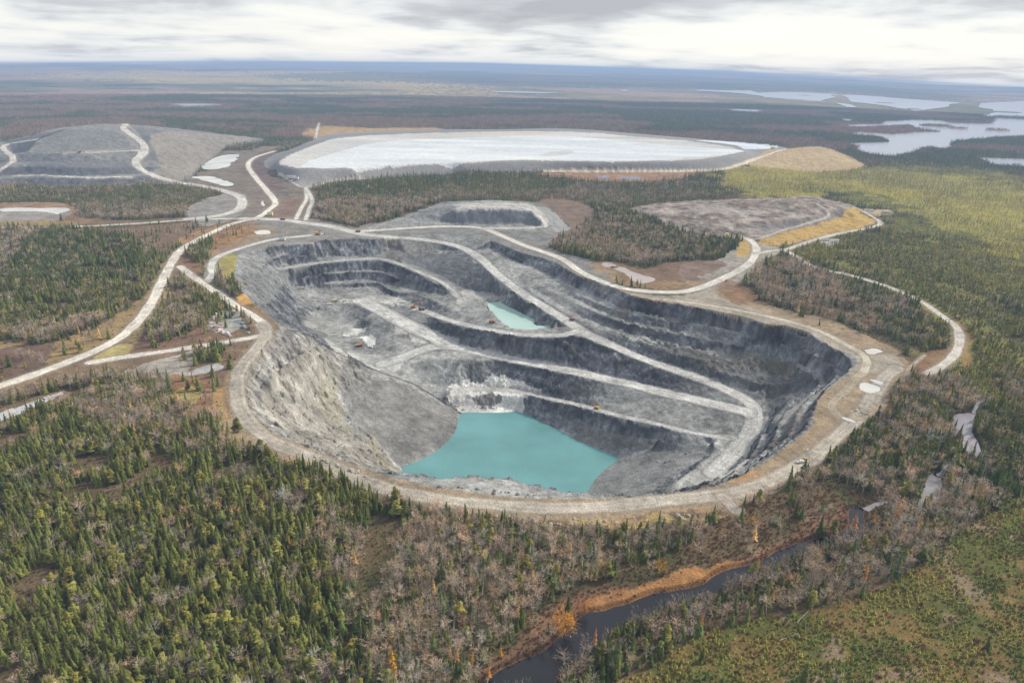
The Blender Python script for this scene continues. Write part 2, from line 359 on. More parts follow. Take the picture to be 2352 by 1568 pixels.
# ------------------------------------------------------------------ land cover
# (sighted outline, colour, opacity, edge wobble in m, clears trees?)
GRAV=(148,145,140); TAN=(158,140,114); YEL=(168,146,88); BRN=(126,106,86); ORG=(156,122,82); WHT=(214,214,208); SCR=(128,128,126); OLV=(138,130,84)
COVER = [
 # aprons and cleared ground
 ([(640,740),(560,700),(470,655),(400,610),(330,740),(250,790),(150,835),(0,885),(-40,905),(-40,930),(60,910),(180,875),(260,858),(300,850),(380,870),(420,880),(440,930),(450,960),(500,960),(530,1000),(590,1040),(660,1065),(740,1090),(830,1118),(900,1138),(1000,1165),(1100,1185),(1200,1205),(1300,1210),(1400,1203),(1500,1190),(1600,1178),(1690,1178),(1760,1140),(1830,1100),(1890,1065),(1950,1000),(2010,960),(2050,900),(2085,862),(2095,835),(2060,800),(1980,768),(1920,745),(1830,725),(1750,705),(1690,690),(1640,672),(1560,690),(1300,640),(1000,560),(700,560)], BRN, 1, 4, 1),
 ([(620,790),(560,820),(530,860),(512,930),(530,985),(590,1030),(660,1058),(740,1083),(830,1112),(900,1133),(1000,1158),(1100,1178),(1200,1193),(1300,1198),(1400,1193),(1500,1178),(1600,1168),(1680,1168),(1750,1135),(1830,1095),(1890,1060),(1950,995),(2000,955),(2045,895),(2080,855),(2085,832),(2050,800),(1975,763),(1920,738),(1830,718),(1750,695),(1700,680),(1640,668),(1560,690),(1300,640),(1000,560),(700,560),(560,640)], TAN, 1, 3, 1),
 # gravel tops around the rim
 ([(1420,668),(1530,680),(1640,662),(1700,625),(1730,590),(1745,610),(1700,655),(1650,680),(1720,705),(1830,740),(1920,775),(1985,810),(2050,815),(2070,840),(2010,860),(1960,850),(1940,820),(1800,755),(1600,712),(1450,680)], (166,160,148), .75, 4, 1),
 ([(1380,660),(1200,600),(1150,585),(1060,570),(840,560),(830,520),(900,505),(985,476),(1045,462),(1210,463),(1265,480),(1310,525),(1260,560),(1290,580),(1400,610),(1420,655)], (132,131,128), 1, 4, 1),
 ([(1240,460),(1330,462),(1370,490),(1340,515),(1300,540),(1255,530),(1265,500)], (132,112,98), .8, 5, 1),
 ([(540,520),(620,500),(700,500),(760,510),(830,525),(880,545),(820,552),(720,562),(600,580),(520,600),(480,640),(470,610),(500,570),(560,545),(590,535)], (142,139,134), 1, 4, 1),
 ([(1560,610),(1640,600),(1700,560),(1720,545),(1760,560),(1800,572),(1760,600),(1730,625),(1680,655),(1600,668)], (160,154,144), .9, 4, 1),
 # brown and orange scrub beside the roads
 ([(380,600),(430,560),(520,523),(590,510),(560,545),(500,570),(470,600),(455,650),(420,620)], (140,108,82), 1, 5, 1),
 ([(470,560),(540,535),(590,520),(640,530),(600,550),(540,570),(480,590)], ORG, .7, 5, 1),
 ([(150,530),(300,520),(450,510),(540,505),(500,525),(430,545),(395,575),(360,590),(300,545)], BRN, 1, 5, 1),
 ([(400,555),(450,535),(500,518),(520,525),(440,560)], (170,132,96), .8, 3, 1),
 ([(0,780),(100,790),(230,745),(320,690),(360,640),(385,590),(400,600),(375,680),(330,740),(240,800),(120,850),(0,895)], (150,128,90), 1, 6, 1),
 ([(0,810),(60,790),(120,800),(90,850),(0,870)], (112,92,80), 1, 5, 1),
 ([(385,650),(395,660),(360,740),(300,790),(310,760),(350,710)], (165,145,98), .9, 4, 1),
 ([(205,830),(260,795),(300,790),(300,815),(230,835)], (172,160,104), .9, 3, 1),
 ([(300,800),(350,755),(420,740),(520,775),(600,775),(500,790),(400,803),(300,815)], (124,98,80), .9, 4, 1),
 ([(425,670),(440,690),(430,740),(385,790),(360,760),(350,720)], BRN, .6, 4, 1),
 ([(545,680),(570,675),(575,690),(570,702),(545,700)], (200,158,96), 1, 3, 1),
 ([(505,590),(530,583),(546,590),(540,620),(535,650),(545,670),(525,670),(510,640),(500,615)], (160,150,86), 1, 2, 1),
 ([(560,700),(600,705),(640,745),(630,757),(595,730)], (128,104,72), .9, 2, 1),
 ([(610,800),(600,780),(640,762),(700,768),(720,785),(660,820),(620,840),(600,830)], (166,146,98), .85, 5, 1),
 ([(515,880),(530,850),(560,810),(590,790),(560,830),(535,870),(520,960),(500,930)], (158,124,82), 1, 3, 1),
 ([(510,900),(520,960),(545,1000),(600,1035),(560,1040),(500,970),(480,900)], (170,142,98), .8, 4, 1),
 ([(270,862),(330,835),(420,815),(430,800),(445,810),(425,860),(400,870),(300,868)], (168,162,152), .95, 3, 1),
 ([(425,855),(500,835),(515,845),(490,853),(430,862)], (170,170,168), 1, 1, 1),
 ([(400,860),(470,865),(500,890),(480,930),(420,935),(385,905)], (138,106,80), 1, 5, 1),
 ([(385,905),(440,885),(465,905),(440,930),(395,935)], (160,146,88), .9, 5, 1),
 ([(480,712),(540,710),(555,735),(540,762),(495,762),(470,735)], (162,162,156), 1, 2, 1),
 ([(690,1048),(760,1060),(815,1090),(822,1112),(760,1100),(700,1068)], (178,158,84), 1, 3, 1),
 ([(1300,1185),(1420,1192),(1520,1180),(1620,1180),(1680,1170),(1560,1200),(1420,1210)], (176,154,96), .9, 4, 1),
 ([(1640,1105),(1700,1092),(1770,1090),(1700,1118)], (190,146,92), .8, 4, 1),
 ([(1640,640),(1700,650),(1740,690),(1700,700),(1660,680)], (140,110,82), .85, 7, 1),
 ([(1350,600),(1420,600),(1500,625),(1560,650),(1620,640),(1610,655),(1530,664),(1440,655),(1370,620)], (146,122,92), .9, 8, 1),
 ([(1460,630),(1560,600),(1660,600),(1650,625),(1560,650)], (122,100,84), .85, 8, 1),
 ([(2070,850),(2110,820),(2160,800),(2190,800),(2180,830),(2130,856)], (134,104,78), .9, 4, 1),
 ([(2190,740),(2215,745),(2235,790),(2230,840),(2205,830),(2215,790)], (160,112,76), .7, 5, 1),
 # ground round the northern ponds and tailings
 ([(420,430),(460,395),(500,350),(570,345),(620,335),(660,340),(620,365),(640,400),(690,420),(720,440),(730,480),(740,500),(640,500),(540,505),(560,470),(530,440),(470,425)], (134,124,114), .85, 6, 1),
 ([(440,470),(540,440),(570,470),(540,500),(480,520),(430,500)], (148,145,140), 1, 4, 1),
 ([(560,390),(600,350),(640,340),(700,315),(740,322),(620,372),(650,420),(660,450),(610,430)], (112,98,92), 1, 6, 0),
 ([(640,465),(700,455),(715,490),(640,500)], (130,104,88), .8, 4, 1),
 ([(690,308),(740,290),(850,294),(1000,294),(1000,300),(800,308),(740,318)], (186,154,106), .9, 6, 1),
 ([(1240,398),(1500,395),(1640,393),(1560,410),(1480,418),(1380,416),(1280,408)], (160,124,96), 1, 5, 1),
 ([(1680,395),(1720,385),(1760,392),(1800,440),(1815,460),(1790,450),(1740,400)], (150,120,90), .35, 4, 0),
 ([(1790,380),(1860,385),(1980,380),(1960,390),(1850,395)], (176,150,112), .9, 4, 1),
 ([(-20,470),(100,465),(165,470),(170,485),(140,500),(60,505),(-20,505)], (156,128,100), 1, 5, 1),
 ([(-20,480),(150,486),(120,510),(-20,515)], (150,148,142), .9, 4, 1),
 ([(-20,510),(150,505),(230,500),(160,522),(-20,522)], (150,128,84), .9, 5, 1),
 ([(130,490),(250,505),(430,500),(430,508),(200,518)], (132,108,86), .7, 5, 1),
 ([(1880,555),(1925,548),(1930,560),(1900,565)], (170,168,160), 1, 2, 1),
 ([(1970,483),(2040,482),(2050,492),(2000,496)], (176,158,128), 1, 3, 1),
 ([(2170,900),(2280,925),(2290,935),(2180,910)], (140,124,108), .8, 4, 0),
 ([(-40,1012),(0,988),(80,952),(158,914),(152,892),(60,920),(-40,960)], (132,112,90), .9, 3, 1),
 # stream meadow
 ([(1160,1500),(1240,1420),(1320,1370),(1400,1345),(1500,1340),(1600,1320),(1680,1290),(1740,1270),(1820,1235),(1870,1190),(1990,1160),(2010,1230),(1960,1240),(1860,1270),(1750,1310),(1650,1360),(1550,1385),(1450,1420),(1350,1480),(1240,1560),(1100,1590),(1080,1568)], (128,98,78), 1, 5, 0),
 ([(1350,1410),(1330,1385),(1420,1355),(1520,1325),(1640,1290),(1700,1285),(1700,1300),(1600,1345),(1500,1368),(1400,1402)], (160,118,76), 1, 4, 1),
]
SPOIL = {'heapNW': (140,138,134), 'tail': (146,144,141), 'mid': (150,150,147), 'east': (146,136,126), 'tan': (182,160,122)}
# wet / pale / stained ground inside the workings
PITCOVER = [
 ([(1020,900),(1060,870),(1100,880),(1150,862),(1230,890),(1240,905),(1200,915),(1195,948),(1070,950),(1045,935),(1030,915)], (226,224,217), .95, 4),
 ([(1045,860),(1062,835),(1072,868),(1050,885)], (186,186,180), .6, 2),
 ([(1085,910),(1110,903),(1150,906),(1150,925),(1110,932),(1090,925)], (96,92,90), .8, 2),
 ([(1170,948),(1195,925),(1200,948)], (206,204,196), .8, 1),
 ([(850,680),(940,683),(930,700),(850,697),(780,690)], (196,194,186), .7, 3),
 ([(790,765),(812,760),(820,768),(800,772)], (224,222,216), .9, 1.5),
 ([(815,755),(840,752),(835,762),(818,763)], (212,210,204), .8, 1.5),
 ([(828,775),(850,772),(862,785),(850,795),(838,787)], (222,222,216), .9, 1.5),
 ([(800,808),(850,815),(900,835),(940,820),(920,845),(870,850),(830,830)], (200,199,193), .65, 3),
 ([(745,775),(790,810),(800,825),(770,812)], (200,198,190), .7, 2),
 ([(900,745),(950,760),(1010,785),(1000,800),(940,780)], (196,193,184), .6, 4),
 ([(1060,675),(1120,670),(1180,678),(1110,690),(1080,710),(1050,690)], (176,174,168), .7, 4),
 ([(700,720),(780,725),(830,745),(800,765),(720,760)], (164,163,158), .6, 5),
 ([(640,850),(720,800),(780,850),(780,920),(800,970),(870,1040),(900,1075),(760,1040),(640,980),(600,920)], (160,154,140), .5, 6),
 ([(740,870),(770,880),(775,930),(800,990),(770,985),(735,940)], (156,150,128), .5, 4),
 ([(700,840),(735,830),(700,900),(690,960),(720,990),(690,985),(675,940),(680,890)], (176,172,162), .6, 3),
 ([(840,1000),(870,1010),(880,1050),(920,1075),(880,1070),(850,1035)], (154,148,124), .5, 3),
 ([(1640,800),(1700,810),(1790,850),(1760,860),(1690,835)], (132,128,112), .4, 4),
 ([(1690,810),(1740,800),(1790,830),(1770,850),(1710,835)], (126,128,116), .5, 3),
 ([(1790,950),(1830,900),(1880,890),(1850,930),(1815,975),(1790,985)], (140,139,137), .8, 4),
 ([(1650,1000),(1735,990),(1715,1050),(1690,1085),(1560,1120),(1600,1080),(1650,1035)], (180,179,174), .8, 3),
 ([(1560,1060),(1590,1050),(1600,1055),(1560,1080)], (186,184,178), .7, 3),
 ([(1420,690),(1440,695),(1440,740),(1425,735)], (128,116,102), .5, 3),
 ([(1545,700),(1580,705),(1570,770),(1540,760)], (66,64,68), .55, 5),
 ([(1780,750),(1800,752),(1795,785),(1775,775)], (72,66,70), .6, 3),
 ([(1480,785),(1620,812),(1750,838),(1830,850),(1870,870),(1830,900),(1790,945),(1760,905),(1700,882),(1600,852),(1530,832)], (96,96,95), .8, 8),
 ([(1560,800),(1600,810),(1680,850),(1640,850)], (122,118,104), .5, 5),
 ([(1840,770),(1900,790),(1960,830),(1930,870),(1880,880),(1850,850),(1800,800)], (112,112,110), .35, 6),
 ([(1690,830),(1780,820),(1830,850),(1790,865)], (134,130,112), .5, 4),
 ([(1800,985),(1850,940),(1865,960),(1820,1000)], (128,122,116), .6, 3),
 ([(1000,580),(1070,584),(1120,612),(1170,655),(1150,676),(1100,668),(1050,655),(960,612),(915,592)], (112,113,114), .85, 3),
 ([(905,545),(1000,560),(1000,575),(900,592),(880,580)], (138,134,128), .7, 4),
 ([(1360,1060),(1440,1040),(1560,1030),(1630,1020),(1600,1060),(1500,1130),(1380,1130)], (124,124,122), .7, 5),
 ([(800,860),(900,870),(1000,920),(1055,950),(1050,1000),(980,1050),(925,1072),(850,980),(800,920)], (128,126,122), .75, 5),
 ([(600,620),(650,610),(660,640),(610,700),(570,670)], (146,146,142), .45, 5),
]
RUG = [[(1440,700),(1560,740),(1700,765),(1850,790),(1960,840),(1880,890),(1790,950),(1740,900),(1600,850),(1500,825),(1430,790)],[(660,800),(760,810),(790,860),(800,960),(900,1060),(760,1040),(640,980),(610,900)],[(1740,1000),(1868,960),(1834,1004),(1720,1085)],[(550,620),(640,600),(660,650),(690,740),(620,720)]]
# roads: sighted centre line, width m, colour
ROADS = [
 ([(-20,893),(120,845),(240,795),(300,755),(345,700),(375,640),(410,580),(460,548),(530,515),(590,500),(620,480),(633,465),(615,440),(585,405),(570,380),(585,362),(632,347)],11,(204,198,186)),
 ([(-20,523),(150,521),(300,514),(450,504),(560,502)],9,(186,182,174)),
 ([(560,502),(650,505),(700,512),(760,520),(830,537),(905,545)],17,(176,174,168)),
 ([(289,285),(285,297),(322,324),(332,344),(312,371),(329,391),(386,414),(470,428),(524,441),(554,455),(551,478),(504,495),(430,503)],17,(182,179,172)),
 ([(332,344),(260,348),(190,351)],10,(170,167,160)),
 ([(84,320),(20,330),(7,340),(30,367),(-10,396)],12,(188,184,176)),
 ([(35,404),(90,403),(200,407),(300,405)],10,(176,173,167)),
 ([(250,345),(200,348),(150,352)],8,(150,148,144)),
 ([(702,430),(704,456),(692,478),(680,503)],7,(192,190,182)),
 ([(702,430),(717,459),(710,481),(702,505)],7,(188,186,178)),
 ([(640,398),(660,410),(678,422),(702,430),(770,414),(850,410)],5,(170,166,160)),
 ([(737,537),(690,543),(621,551),(537,575),(497,592),(485,612),(487,630),(470,652)],9,(186,184,176)),
 ([(413,612),(453,642),(504,676),(544,703),(588,729),(612,752),(601,770),(504,787),(403,803),(302,817),(208,832)],9,(196,190,180)),
 ([(600,745),(612,765),(598,788),(575,815),(550,850),(543,890),(550,930),(572,968),(607,1002),(660,1028),(720,1050),(790,1082),(850,1110),(920,1130),(1000,1144),(1100,1155),(1200,1163),(1300,1166),(1400,1161),(1500,1152),(1600,1141),(1680,1133),(1750,1112),(1820,1078),(1880,1040),(1930,995),(1975,955),(2000,920),(2030,870),(2060,845)],11,(160,153,141)),
 ([(830,531),(951,523),(1020,520),(1102,523),(1150,540),(1203,563),(1287,593),(1345,630),(1429,661),(1530,671),(1597,664),(1664,637),(1718,607),(1738,573),(1721,550),(1698,543)],11,(190,186,178)),
 ([(1560,535),(1600,542),(1660,546),(1698,543),(1740,548),(1800,528),(1870,508),(1905,492),(1880,470)],6,(160,155,148)),
 ([(1740,582),(1801,575),(1851,605),(1898,621),(1945,630),(2039,658),(2117,693),(2148,714),(2195,749),(2204,780),(2195,811),(2164,839),(2130,858)],8,(182,176,166)),
 ([(1982,485),(2005,498),(2022,512),(2002,522),(1898,543),(1801,575)],8,(182,176,166)),
 ([(1804,342),(1747,361),(1703,377),(1656,389),(1562,393),(1400,393),(1251,393)],8,(196,184,164)),
 ([(1063,472),(1130,474),(1201,478),(1228,488),(1250,510),(1234,522),(1117,524)],9,(178,176,170)),
 ([(725,320),(728,300),(734,282)],9,(190,180,168)),
 ([(1530,688),(1600,697),(1700,713),(1800,735),(1875,757),(1938,788),(1988,820),(1985,852),(1965,868)],7,(176,168,152)),
 ([(1975,858),(1945,895),(1910,930),(1930,958),(1970,960),(2030,930)],6,(150,139,120)),
 ([(1690,1170),(1660,1140)],7,(160,150,140)),
 ([(2083,850),(2120,818),(2125,815)],3,(160,150,130)),
]
PITROADCOL = [(180,179,174),(182,181,176),(170,169,165),(178,177,172),(180,179,174),(168,167,163)]
Z_REGROW = hpoly([(1420,1600),(1500,1530),(1620,1450),(1740,1420),(1900,1390),(2050,1340),(2170,1250),(2260,1190),(2400,1150),(2400,1600)])
Z_YOUNG = hpoly([(1800,600),(1830,560),(2020,520),(2020,480),(1900,440),(2000,380),(2400,440),(2400,900),(2230,900),(2100,700),(1960,650)])
Z_LIT = hpoly([(1640,395),(1760,375),(1950,375),(2100,395),(2400,440),(2400,600),(2300,560),(2150,520),(2050,470),(1960,440),(1830,455),(1700,440)])  # sunlit zone, its light painted into floor and foliage colours
def paint_all(x, y, z, slope, r):
    n = len(x)
    C = np.zeros((n, 3)); clear = np.zeros(n)
    w1 = fbm(x, y, 30, 3, 11)-.5; w2 = fbm(x, y, 30, 3, 23)-.5
    hf = fbm(x, y, 3.0, 3, 77)-.5; mf = fbm(x, y, 14, 4, 37)-.5; lf = fbm(x, y, 90, 3, 41)-.5; m2 = fbm(x, y, 11, 4, 39)-.5
    # forest floor near, canopy tones far, sunlit patches painted in
    g = ss(.42, .62, fbm(x, y, 45, 4, 3))
    floor = lin(104,90,68)[None]*(1-g[:, None])+lin(82,80,54)[None]*g[:, None]
    st = fbm(x, y, 330, 6, 61, .6); st2 = fbm(x, y, 1100, 6, 67, .6)
    a = ss(.38, .6, st)[:, None]; b = ss(.45, .62, st2)[:, None]
    can = lin(108,104,86)*(1-a)+lin(72,82,64)*a
    can = can*(1-b)+lin(150,126,112)*b
    YB = inpoly(x+w1*2500, y+w2*4500, hpoly([(150,172),(500,162),(900,170),(1060,196),(1040,214),(900,222),(500,214),(250,224),(150,205)], 3))  # sunlit far band, put into the canopy colour as yellow
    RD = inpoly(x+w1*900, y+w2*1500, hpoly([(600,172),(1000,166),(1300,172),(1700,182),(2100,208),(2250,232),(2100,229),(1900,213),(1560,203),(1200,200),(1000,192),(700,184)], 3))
    yl = np.where(YB, .85, .22)[:, None]*ss(.40, .60, fbm(x*.8, y, 2600, 6, 71, .6))[:, None]*ss(3500, 6000, r)[:, None]
    can = can*(1-yl)+lin(190,168,112)*yl
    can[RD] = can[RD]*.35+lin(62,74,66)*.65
    xw = x+w1*140+mf*60; yw = y+w2*180+m2*70
    q = inpoly(xw, yw, Z_YOUNG); floor[q] = (lin(120,118,62)*(1-g[:, None])+lin(96,100,54)*g[:, None])[q]
    q = inpoly(xw, yw, Z_LIT); floor[q] = lin(150,142,76)  # painted sunlight: lighter, yellower floor in the lit zone
    rg = inpoly(x, y, Z_REGROW); p1 = ss(.44, .56, fbm(x, y, 16, 4, 88))[:, None]; p2 = ss(.60, .68, fbm(x, y, 22, 4, 93))[:, None]
    fl = lin(92,92,50)*(1-p1)+lin(118,100,62)*p1; fl = fl*(1-.7*p2)+lin(146,124,106)*.7*p2; floor[rg] = fl[rg]
    f = ss(2200, 3600, r)[:, None]
    C = floor*(1-f)+can*f
    for pts, col, op, wob, clr in COVER:
        P = hpoly(pts, 3)
        k = max(1.0, np.median(np.hypot(P[:, 0], P[:, 1]))/900)
        q = inpoly(x+w1*wob*2.5*k+(hf*1.2+mf*2.6)*wob*k, y+w2*wob*2.5*k+(hf*1.2+m2*2.6)*wob*k, P)
        o_ = (op*np.clip(1.05-1.1*np.abs(m2[q])-.9*np.clip(lf[q], 0, 1), .35, 1))[:, None]
        C[q] = C[q]*(1-o_)+lin(*col)*(1+mf[q]*.35)[:, None]*o_
        if clr: clear[q] = 1
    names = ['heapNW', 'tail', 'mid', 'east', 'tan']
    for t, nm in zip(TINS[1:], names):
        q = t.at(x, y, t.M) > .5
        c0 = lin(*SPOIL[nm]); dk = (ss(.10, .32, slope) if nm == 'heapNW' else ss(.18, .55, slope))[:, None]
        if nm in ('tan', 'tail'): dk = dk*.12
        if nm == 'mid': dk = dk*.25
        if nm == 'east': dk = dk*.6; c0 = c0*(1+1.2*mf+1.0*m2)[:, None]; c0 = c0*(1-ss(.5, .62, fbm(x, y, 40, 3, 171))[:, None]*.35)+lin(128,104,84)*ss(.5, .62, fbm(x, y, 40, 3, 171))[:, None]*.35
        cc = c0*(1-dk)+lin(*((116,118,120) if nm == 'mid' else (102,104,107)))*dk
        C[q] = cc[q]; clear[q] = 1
    # yellow grass skirt of the east heap, brown shoulder of the north-west heap, tailings beach
    extra = [([(1745,560),(1750,548),(1800,532),(1870,515),(1930,498),(1950,475),(1999,490),(2013,507),(1985,520),(1940,532),(1850,552),(1790,563)], (182,152,88), .95),
      ([(1705,548),(1722,556),(1730,575),(1715,590),(1690,585),(1695,565)], (182,152,92), .95),
      ([(345,310),(430,302),(590,318),(520,335),(450,395),(400,415),(370,395),(360,350)], (150,142,130), .8),
      ([(60,350),(300,372),(300,398),(70,398),(60,380)], (96,100,108), .5),
      ([(85,330),(150,300),(260,300),(300,335),(200,345),(80,350)], (118,120,120), .6),
      ([(1596,322),(1690,326),(1784,333),(1770,341),(1713,343),(1686,333)], (214,220,228), .95),
      ([(640,372),(730,330),(800,315),(1000,305),(1300,302),(1450,313),(1600,326),(1700,345),(1600,366),(1400,371),(1200,368),(1000,378),(800,387),(690,385)], (204,202,196), .95),
      ([(700,384),(722,366),(800,342),(850,329),(932,322),(1117,315),(1285,312),(1419,322),(1533,333),(1680,343),(1700,350),(1562,364),(1405,369),(1205,366),(1000,375),(800,384)], (216,221,222), .97),
      ([(1255,352),(1300,345),(1320,350),(1280,358),(1240,357)], (196,196,192), .8),
      ([(900,310),(1100,305),(1260,303),(1240,309),(1000,313)], (206,192,176), .7),
      ([(1045,470),(1130,465),(1205,468),(1235,480),(1256,500),(1262,512),(1250,518),(1243,506),(1228,492),(1205,481.5),(1100,477.5),(1042,480)], (184,182,176), .9),  # stockpile top painted lighter to stand out from its shaded face
      ([(1042,481.5),(1205,482.5),(1228,494),(1241,513),(1180,516),(1100,515),(1003,510)], (116,119,122), .95),  # shade on the stockpile front, painted as a darker colour
      ([(985,478),(1035,470),(1040,480),(1000,508),(940,500)], (134,134,132), .8),  # half-lit left side of the stockpile, shading put into the colour
      ([(1575,482),(1640,470),(1690,478),(1640,490)], (168,166,160), .4),
      ([(1650,490),(1700,482),(1770,487),(1720,492)], (186,184,178), .5)]
    for pts, col, op in extra:
        P = hpoly(pts, 3); k = max(1.0, np.median(np.hypot(P[:, 0], P[:, 1]))/900)
        q = inpoly(x+w1*6*k+mf*5*k, y+w2*10*k+hf*5*k, P); C[q] = C[q]*(1-op)+lin(*col)*op; clear[q] = 1
    # pit: pale benches, dark broken faces
    q = pit.at(x, y, pit.M) > .5
    jn = mf*.35+hf*.25
    dk = ss(.28, .85, slope+jn)[:, None]
    strat = fbm(x*.5+y*.9, (y*.5-x*.9)*.15, 7, 4, 131)-.5
    face = lin(103,105,108)*(1+1.9*strat)[:, None]*(1+mf*1.1+hf*.9)[:, None]
    ben = lin(144,144,140)*(1+.7*lf+.9*mf+.5*hf)[:, None]
    west = inpoly(x, y, hpoly([(640,760),(700,770),(760,806),(850,846),(950,882),(1060,948),(1062,1000),(923,1090),(700,1040),(540,960),(545,850)], 2))
    scree = lin(144,141,135)*(1+.9*mf+1.3*strat+.6*hf)[:, None]
    bed2 = vnoise(x/26+y/60, z/1.4+fbm(x, y, 40, 2, 77)*6, 141)-.5
    ce = cells(x+hf*2, y+mf*3, 4.5, 151)-.5
    cc_ = np.clip(pit.at(x, y, pit.B)/2.5, -1, 1)
    face = face*(1+.55*bed2+.5*ce+.30*cc_)[:, None]; scree = scree*(1+.35*bed2+.30*ce+.18*cc_)[:, None]; ben = ben*(1+.20*ce+.12*cc_)[:, None]
    face = np.where(west[:, None], scree, face)
    cc = ben*(1-dk)+face*dk
    C[q] = cc[q]; clear[q] = 1
    for pts, col, op, wob in PITCOVER:
        P = hpoly(pts, 3)
        fl_ = 1-.8*ss(.3, .8, slope)
        e = inpoly(x+(w1*(wob*3+4)+mf*(wob*4+6))*fl_, y+(w2*(wob*3+4)+hf*(wob*4+6))*fl_, P)
        v = (1+mf[e]*.5+strat[e]*.4)[:, None]
        C[e] = C[e]*(1-op)+lin(*col)*v*op
    # road surfaces with wheel tracks
    rd = np.zeros(n)
    tp = (tail.at(x, y, tail.M) > .5); sk = (fbm(x*.25, y, 60, 5, 181, .6)-.5)[:, None]; C[tp] = np.clip(C*(1+.55*sk*np.array([1, .9, .75])), 0, 1)[tp]
    for (c, w), col in zip(roadstrips, PITROADCOL):
        col = tuple(min(v*1.06, 235) for v in col)
        D = dline(x, y, c, w)+hf*2.5+mf*5+m2*2
        a = (1-ss(w*.42, w*.58, D))
        tr = 1+.12*np.cos(D*2*math.pi/(w*.26))*(D < w*.45)+mf*.5+m2*.4
        bm = (1-ss(.8, 2.0, np.abs(D-w*.56)))*.35
        C[:] = C*(1-bm)[:, None]+lin(92,92,92)*bm[:, None]
        C[:] = C*(1-a*.92)[:, None]+lin(*col)*(a*.92*tr)[:, None]; rd = np.maximum(rd, a)
    for pts, w, col in ROADS:
        col = tuple(min(v*1.09, 238) for v in col)
        c = hline(pts, 6); sh = w*.9
        D = dline(x, y, c, w*1.6+6)+hf*1.8+mf*w*.30+w1*w*.15
        a2 = (1-ss(w*.6, w*1.15, D))*.55
        C[:] = C*(1-a2)[:, None]+lin(142,132,118)*a2[:, None]
        a = (1-ss(w*.44, w*.56, D))
        tr = 1+.09*np.cos(D*2*math.pi/(w*.34))*(D < w*.45)+mf*.35+m2*.3
        C[:] = C*(1-a*.95)[:, None]+lin(*col)*(a*.95*tr)[:, None]; rd = np.maximum(rd, a)
        clear[D < w*.5+4] = 1
    # overall mottling
    k = (1+.45*hf+.40*mf+.25*lf)
    k = np.where(tail.at(x, y, tail.M) > .5, 1+(k-1)*.35, k)
    C = np.clip(C*k[:, None], 0.01, .95)
    return C, clear, rd
# ------------------------------------------------------------------ water outlines
POND_POLYS = {  # name: (outline, elevation or None, kind)
}
LAKES = [
 [(1950,331),(1975,347),(2000,354),(2062,362),(2100,350),(2112,337),(2170,343),(2182,330),(2200,324),(2380,312),(2380,235),(2290,236),(2250,238),(2245,245),(2285,250),(2285,258),(2250,266),(2290,272),(2270,285),(2190,283),(2163,277),(2116,276),(2022,279),(2022,285),(1948,287),(1950,293),(2000,292),(2080,287),(2100,294),(2150,303),(2100,304),(2060,310),(1968,304),(1970,311),(2035,314),(2042,326),(1995,328)],
 [(1575,206),(1663,208),(1730,209),(1740,215),(1797,213),(1847,215),(1928,218),(1925,223),(1881,230),(1857,230),(1831,227),(1763,223),(1723,218),(1663,213),(1600,210)],
 [(1935,222),(1982,222),(2066,229),(2200,237),(2160,246),(2116,256),(2090,250),(2032,243),(1955,233)],
 [(1649,251),(1757,253),(1737,259),(1690,257)],
 [(2245,363),(2380,366),(2380,385),(2284,380)],
 [(1921,238),(1950,240),(1975,247),(1950,247)],
 [(1931,273),(1962,275),(1958,281),(1940,279)],
 [(1120,210),(1180,209),(1251,212),(1305,214),(1250,217),(1150,215)],
 [(373,240),(440,239),(504,239),(504,244),(427,247),(400,243)],
 [(1419,207),(1453,208),(1440,211)],
]
PONDS = [  # outline, colour tone key
 ([(463,387),(497,361),(551,354),(545,363),(524,381),(504,387)], 'pale'),
 ([(437,406),(487,405),(534,421),(521,427),(477,416)], 'pale'),
 ([(7,478),(80,477),(161,478),(134,492),(111,486),(7,486)], 'pale'),
 ([(594,528),(621,529),(618,537),(588,538)], 'pale'),
 ([(1369,403),(1406,405),(1386,410)], 'blue'),
 ([(1419,405),(1476,407),(1466,413),(1440,411)], 'blue'),
 ([(1973,880),(1992,877),(2020,889),(2017,900),(1992,902),(1973,889)], 'pale'),
 ([(1997,868),(2029,877),(2020,883)], 'pale'),
 ([(1402,612),(1429,612),(1470,628),(1503,640),(1490,649),(1456,647),(1439,630)], 'pink'),
 ([(1380,606),(1400,602),(1420,608),(1400,614)], 'pink'),
 ([(603,462),(608,462),(607,473),(602,472)], 'pale'),
 ([(1940,955),(1965,965),(1960,968),(1938,960)], 'pale'),
 ([(1985,802),(2010,798),(2032,808),(2000,812)], 'pale'),
]
STREAM = [(1085,1590),(1102,1568),(1141,1537),(1194,1510),(1233,1491),(1271,1464),(1309,1437),(1332,1414),(1386,1399),(1443,1380),(1501,1360),(1558,1349),(1620,1334),(1681,1303),(1727,1290),(1758,1272),(1815,1246),(1873,1238),(1925,1222),(1945,1200),(1955,1168),(1987,1165),(1985,1195),(1978,1225),(1945,1236),(1900,1250),(1850,1263),(1790,1294),(1720,1327),(1640,1364),(1560,1388),(1470,1425),(1400,1475),(1340,1510),(1290,1550),(1240,1590)]
STREAM2 = [(2095,1160),(2115,1125),(2133,1085),(2160,1085),(2162,1127),(2140,1162)]
STREAM3 = [(2185,960),(2204,946),(2240,944),(2235,975),(2245,1010),(2262,1045),(2252,1050),(2215,1030),(2195,1000)]
import bmesh
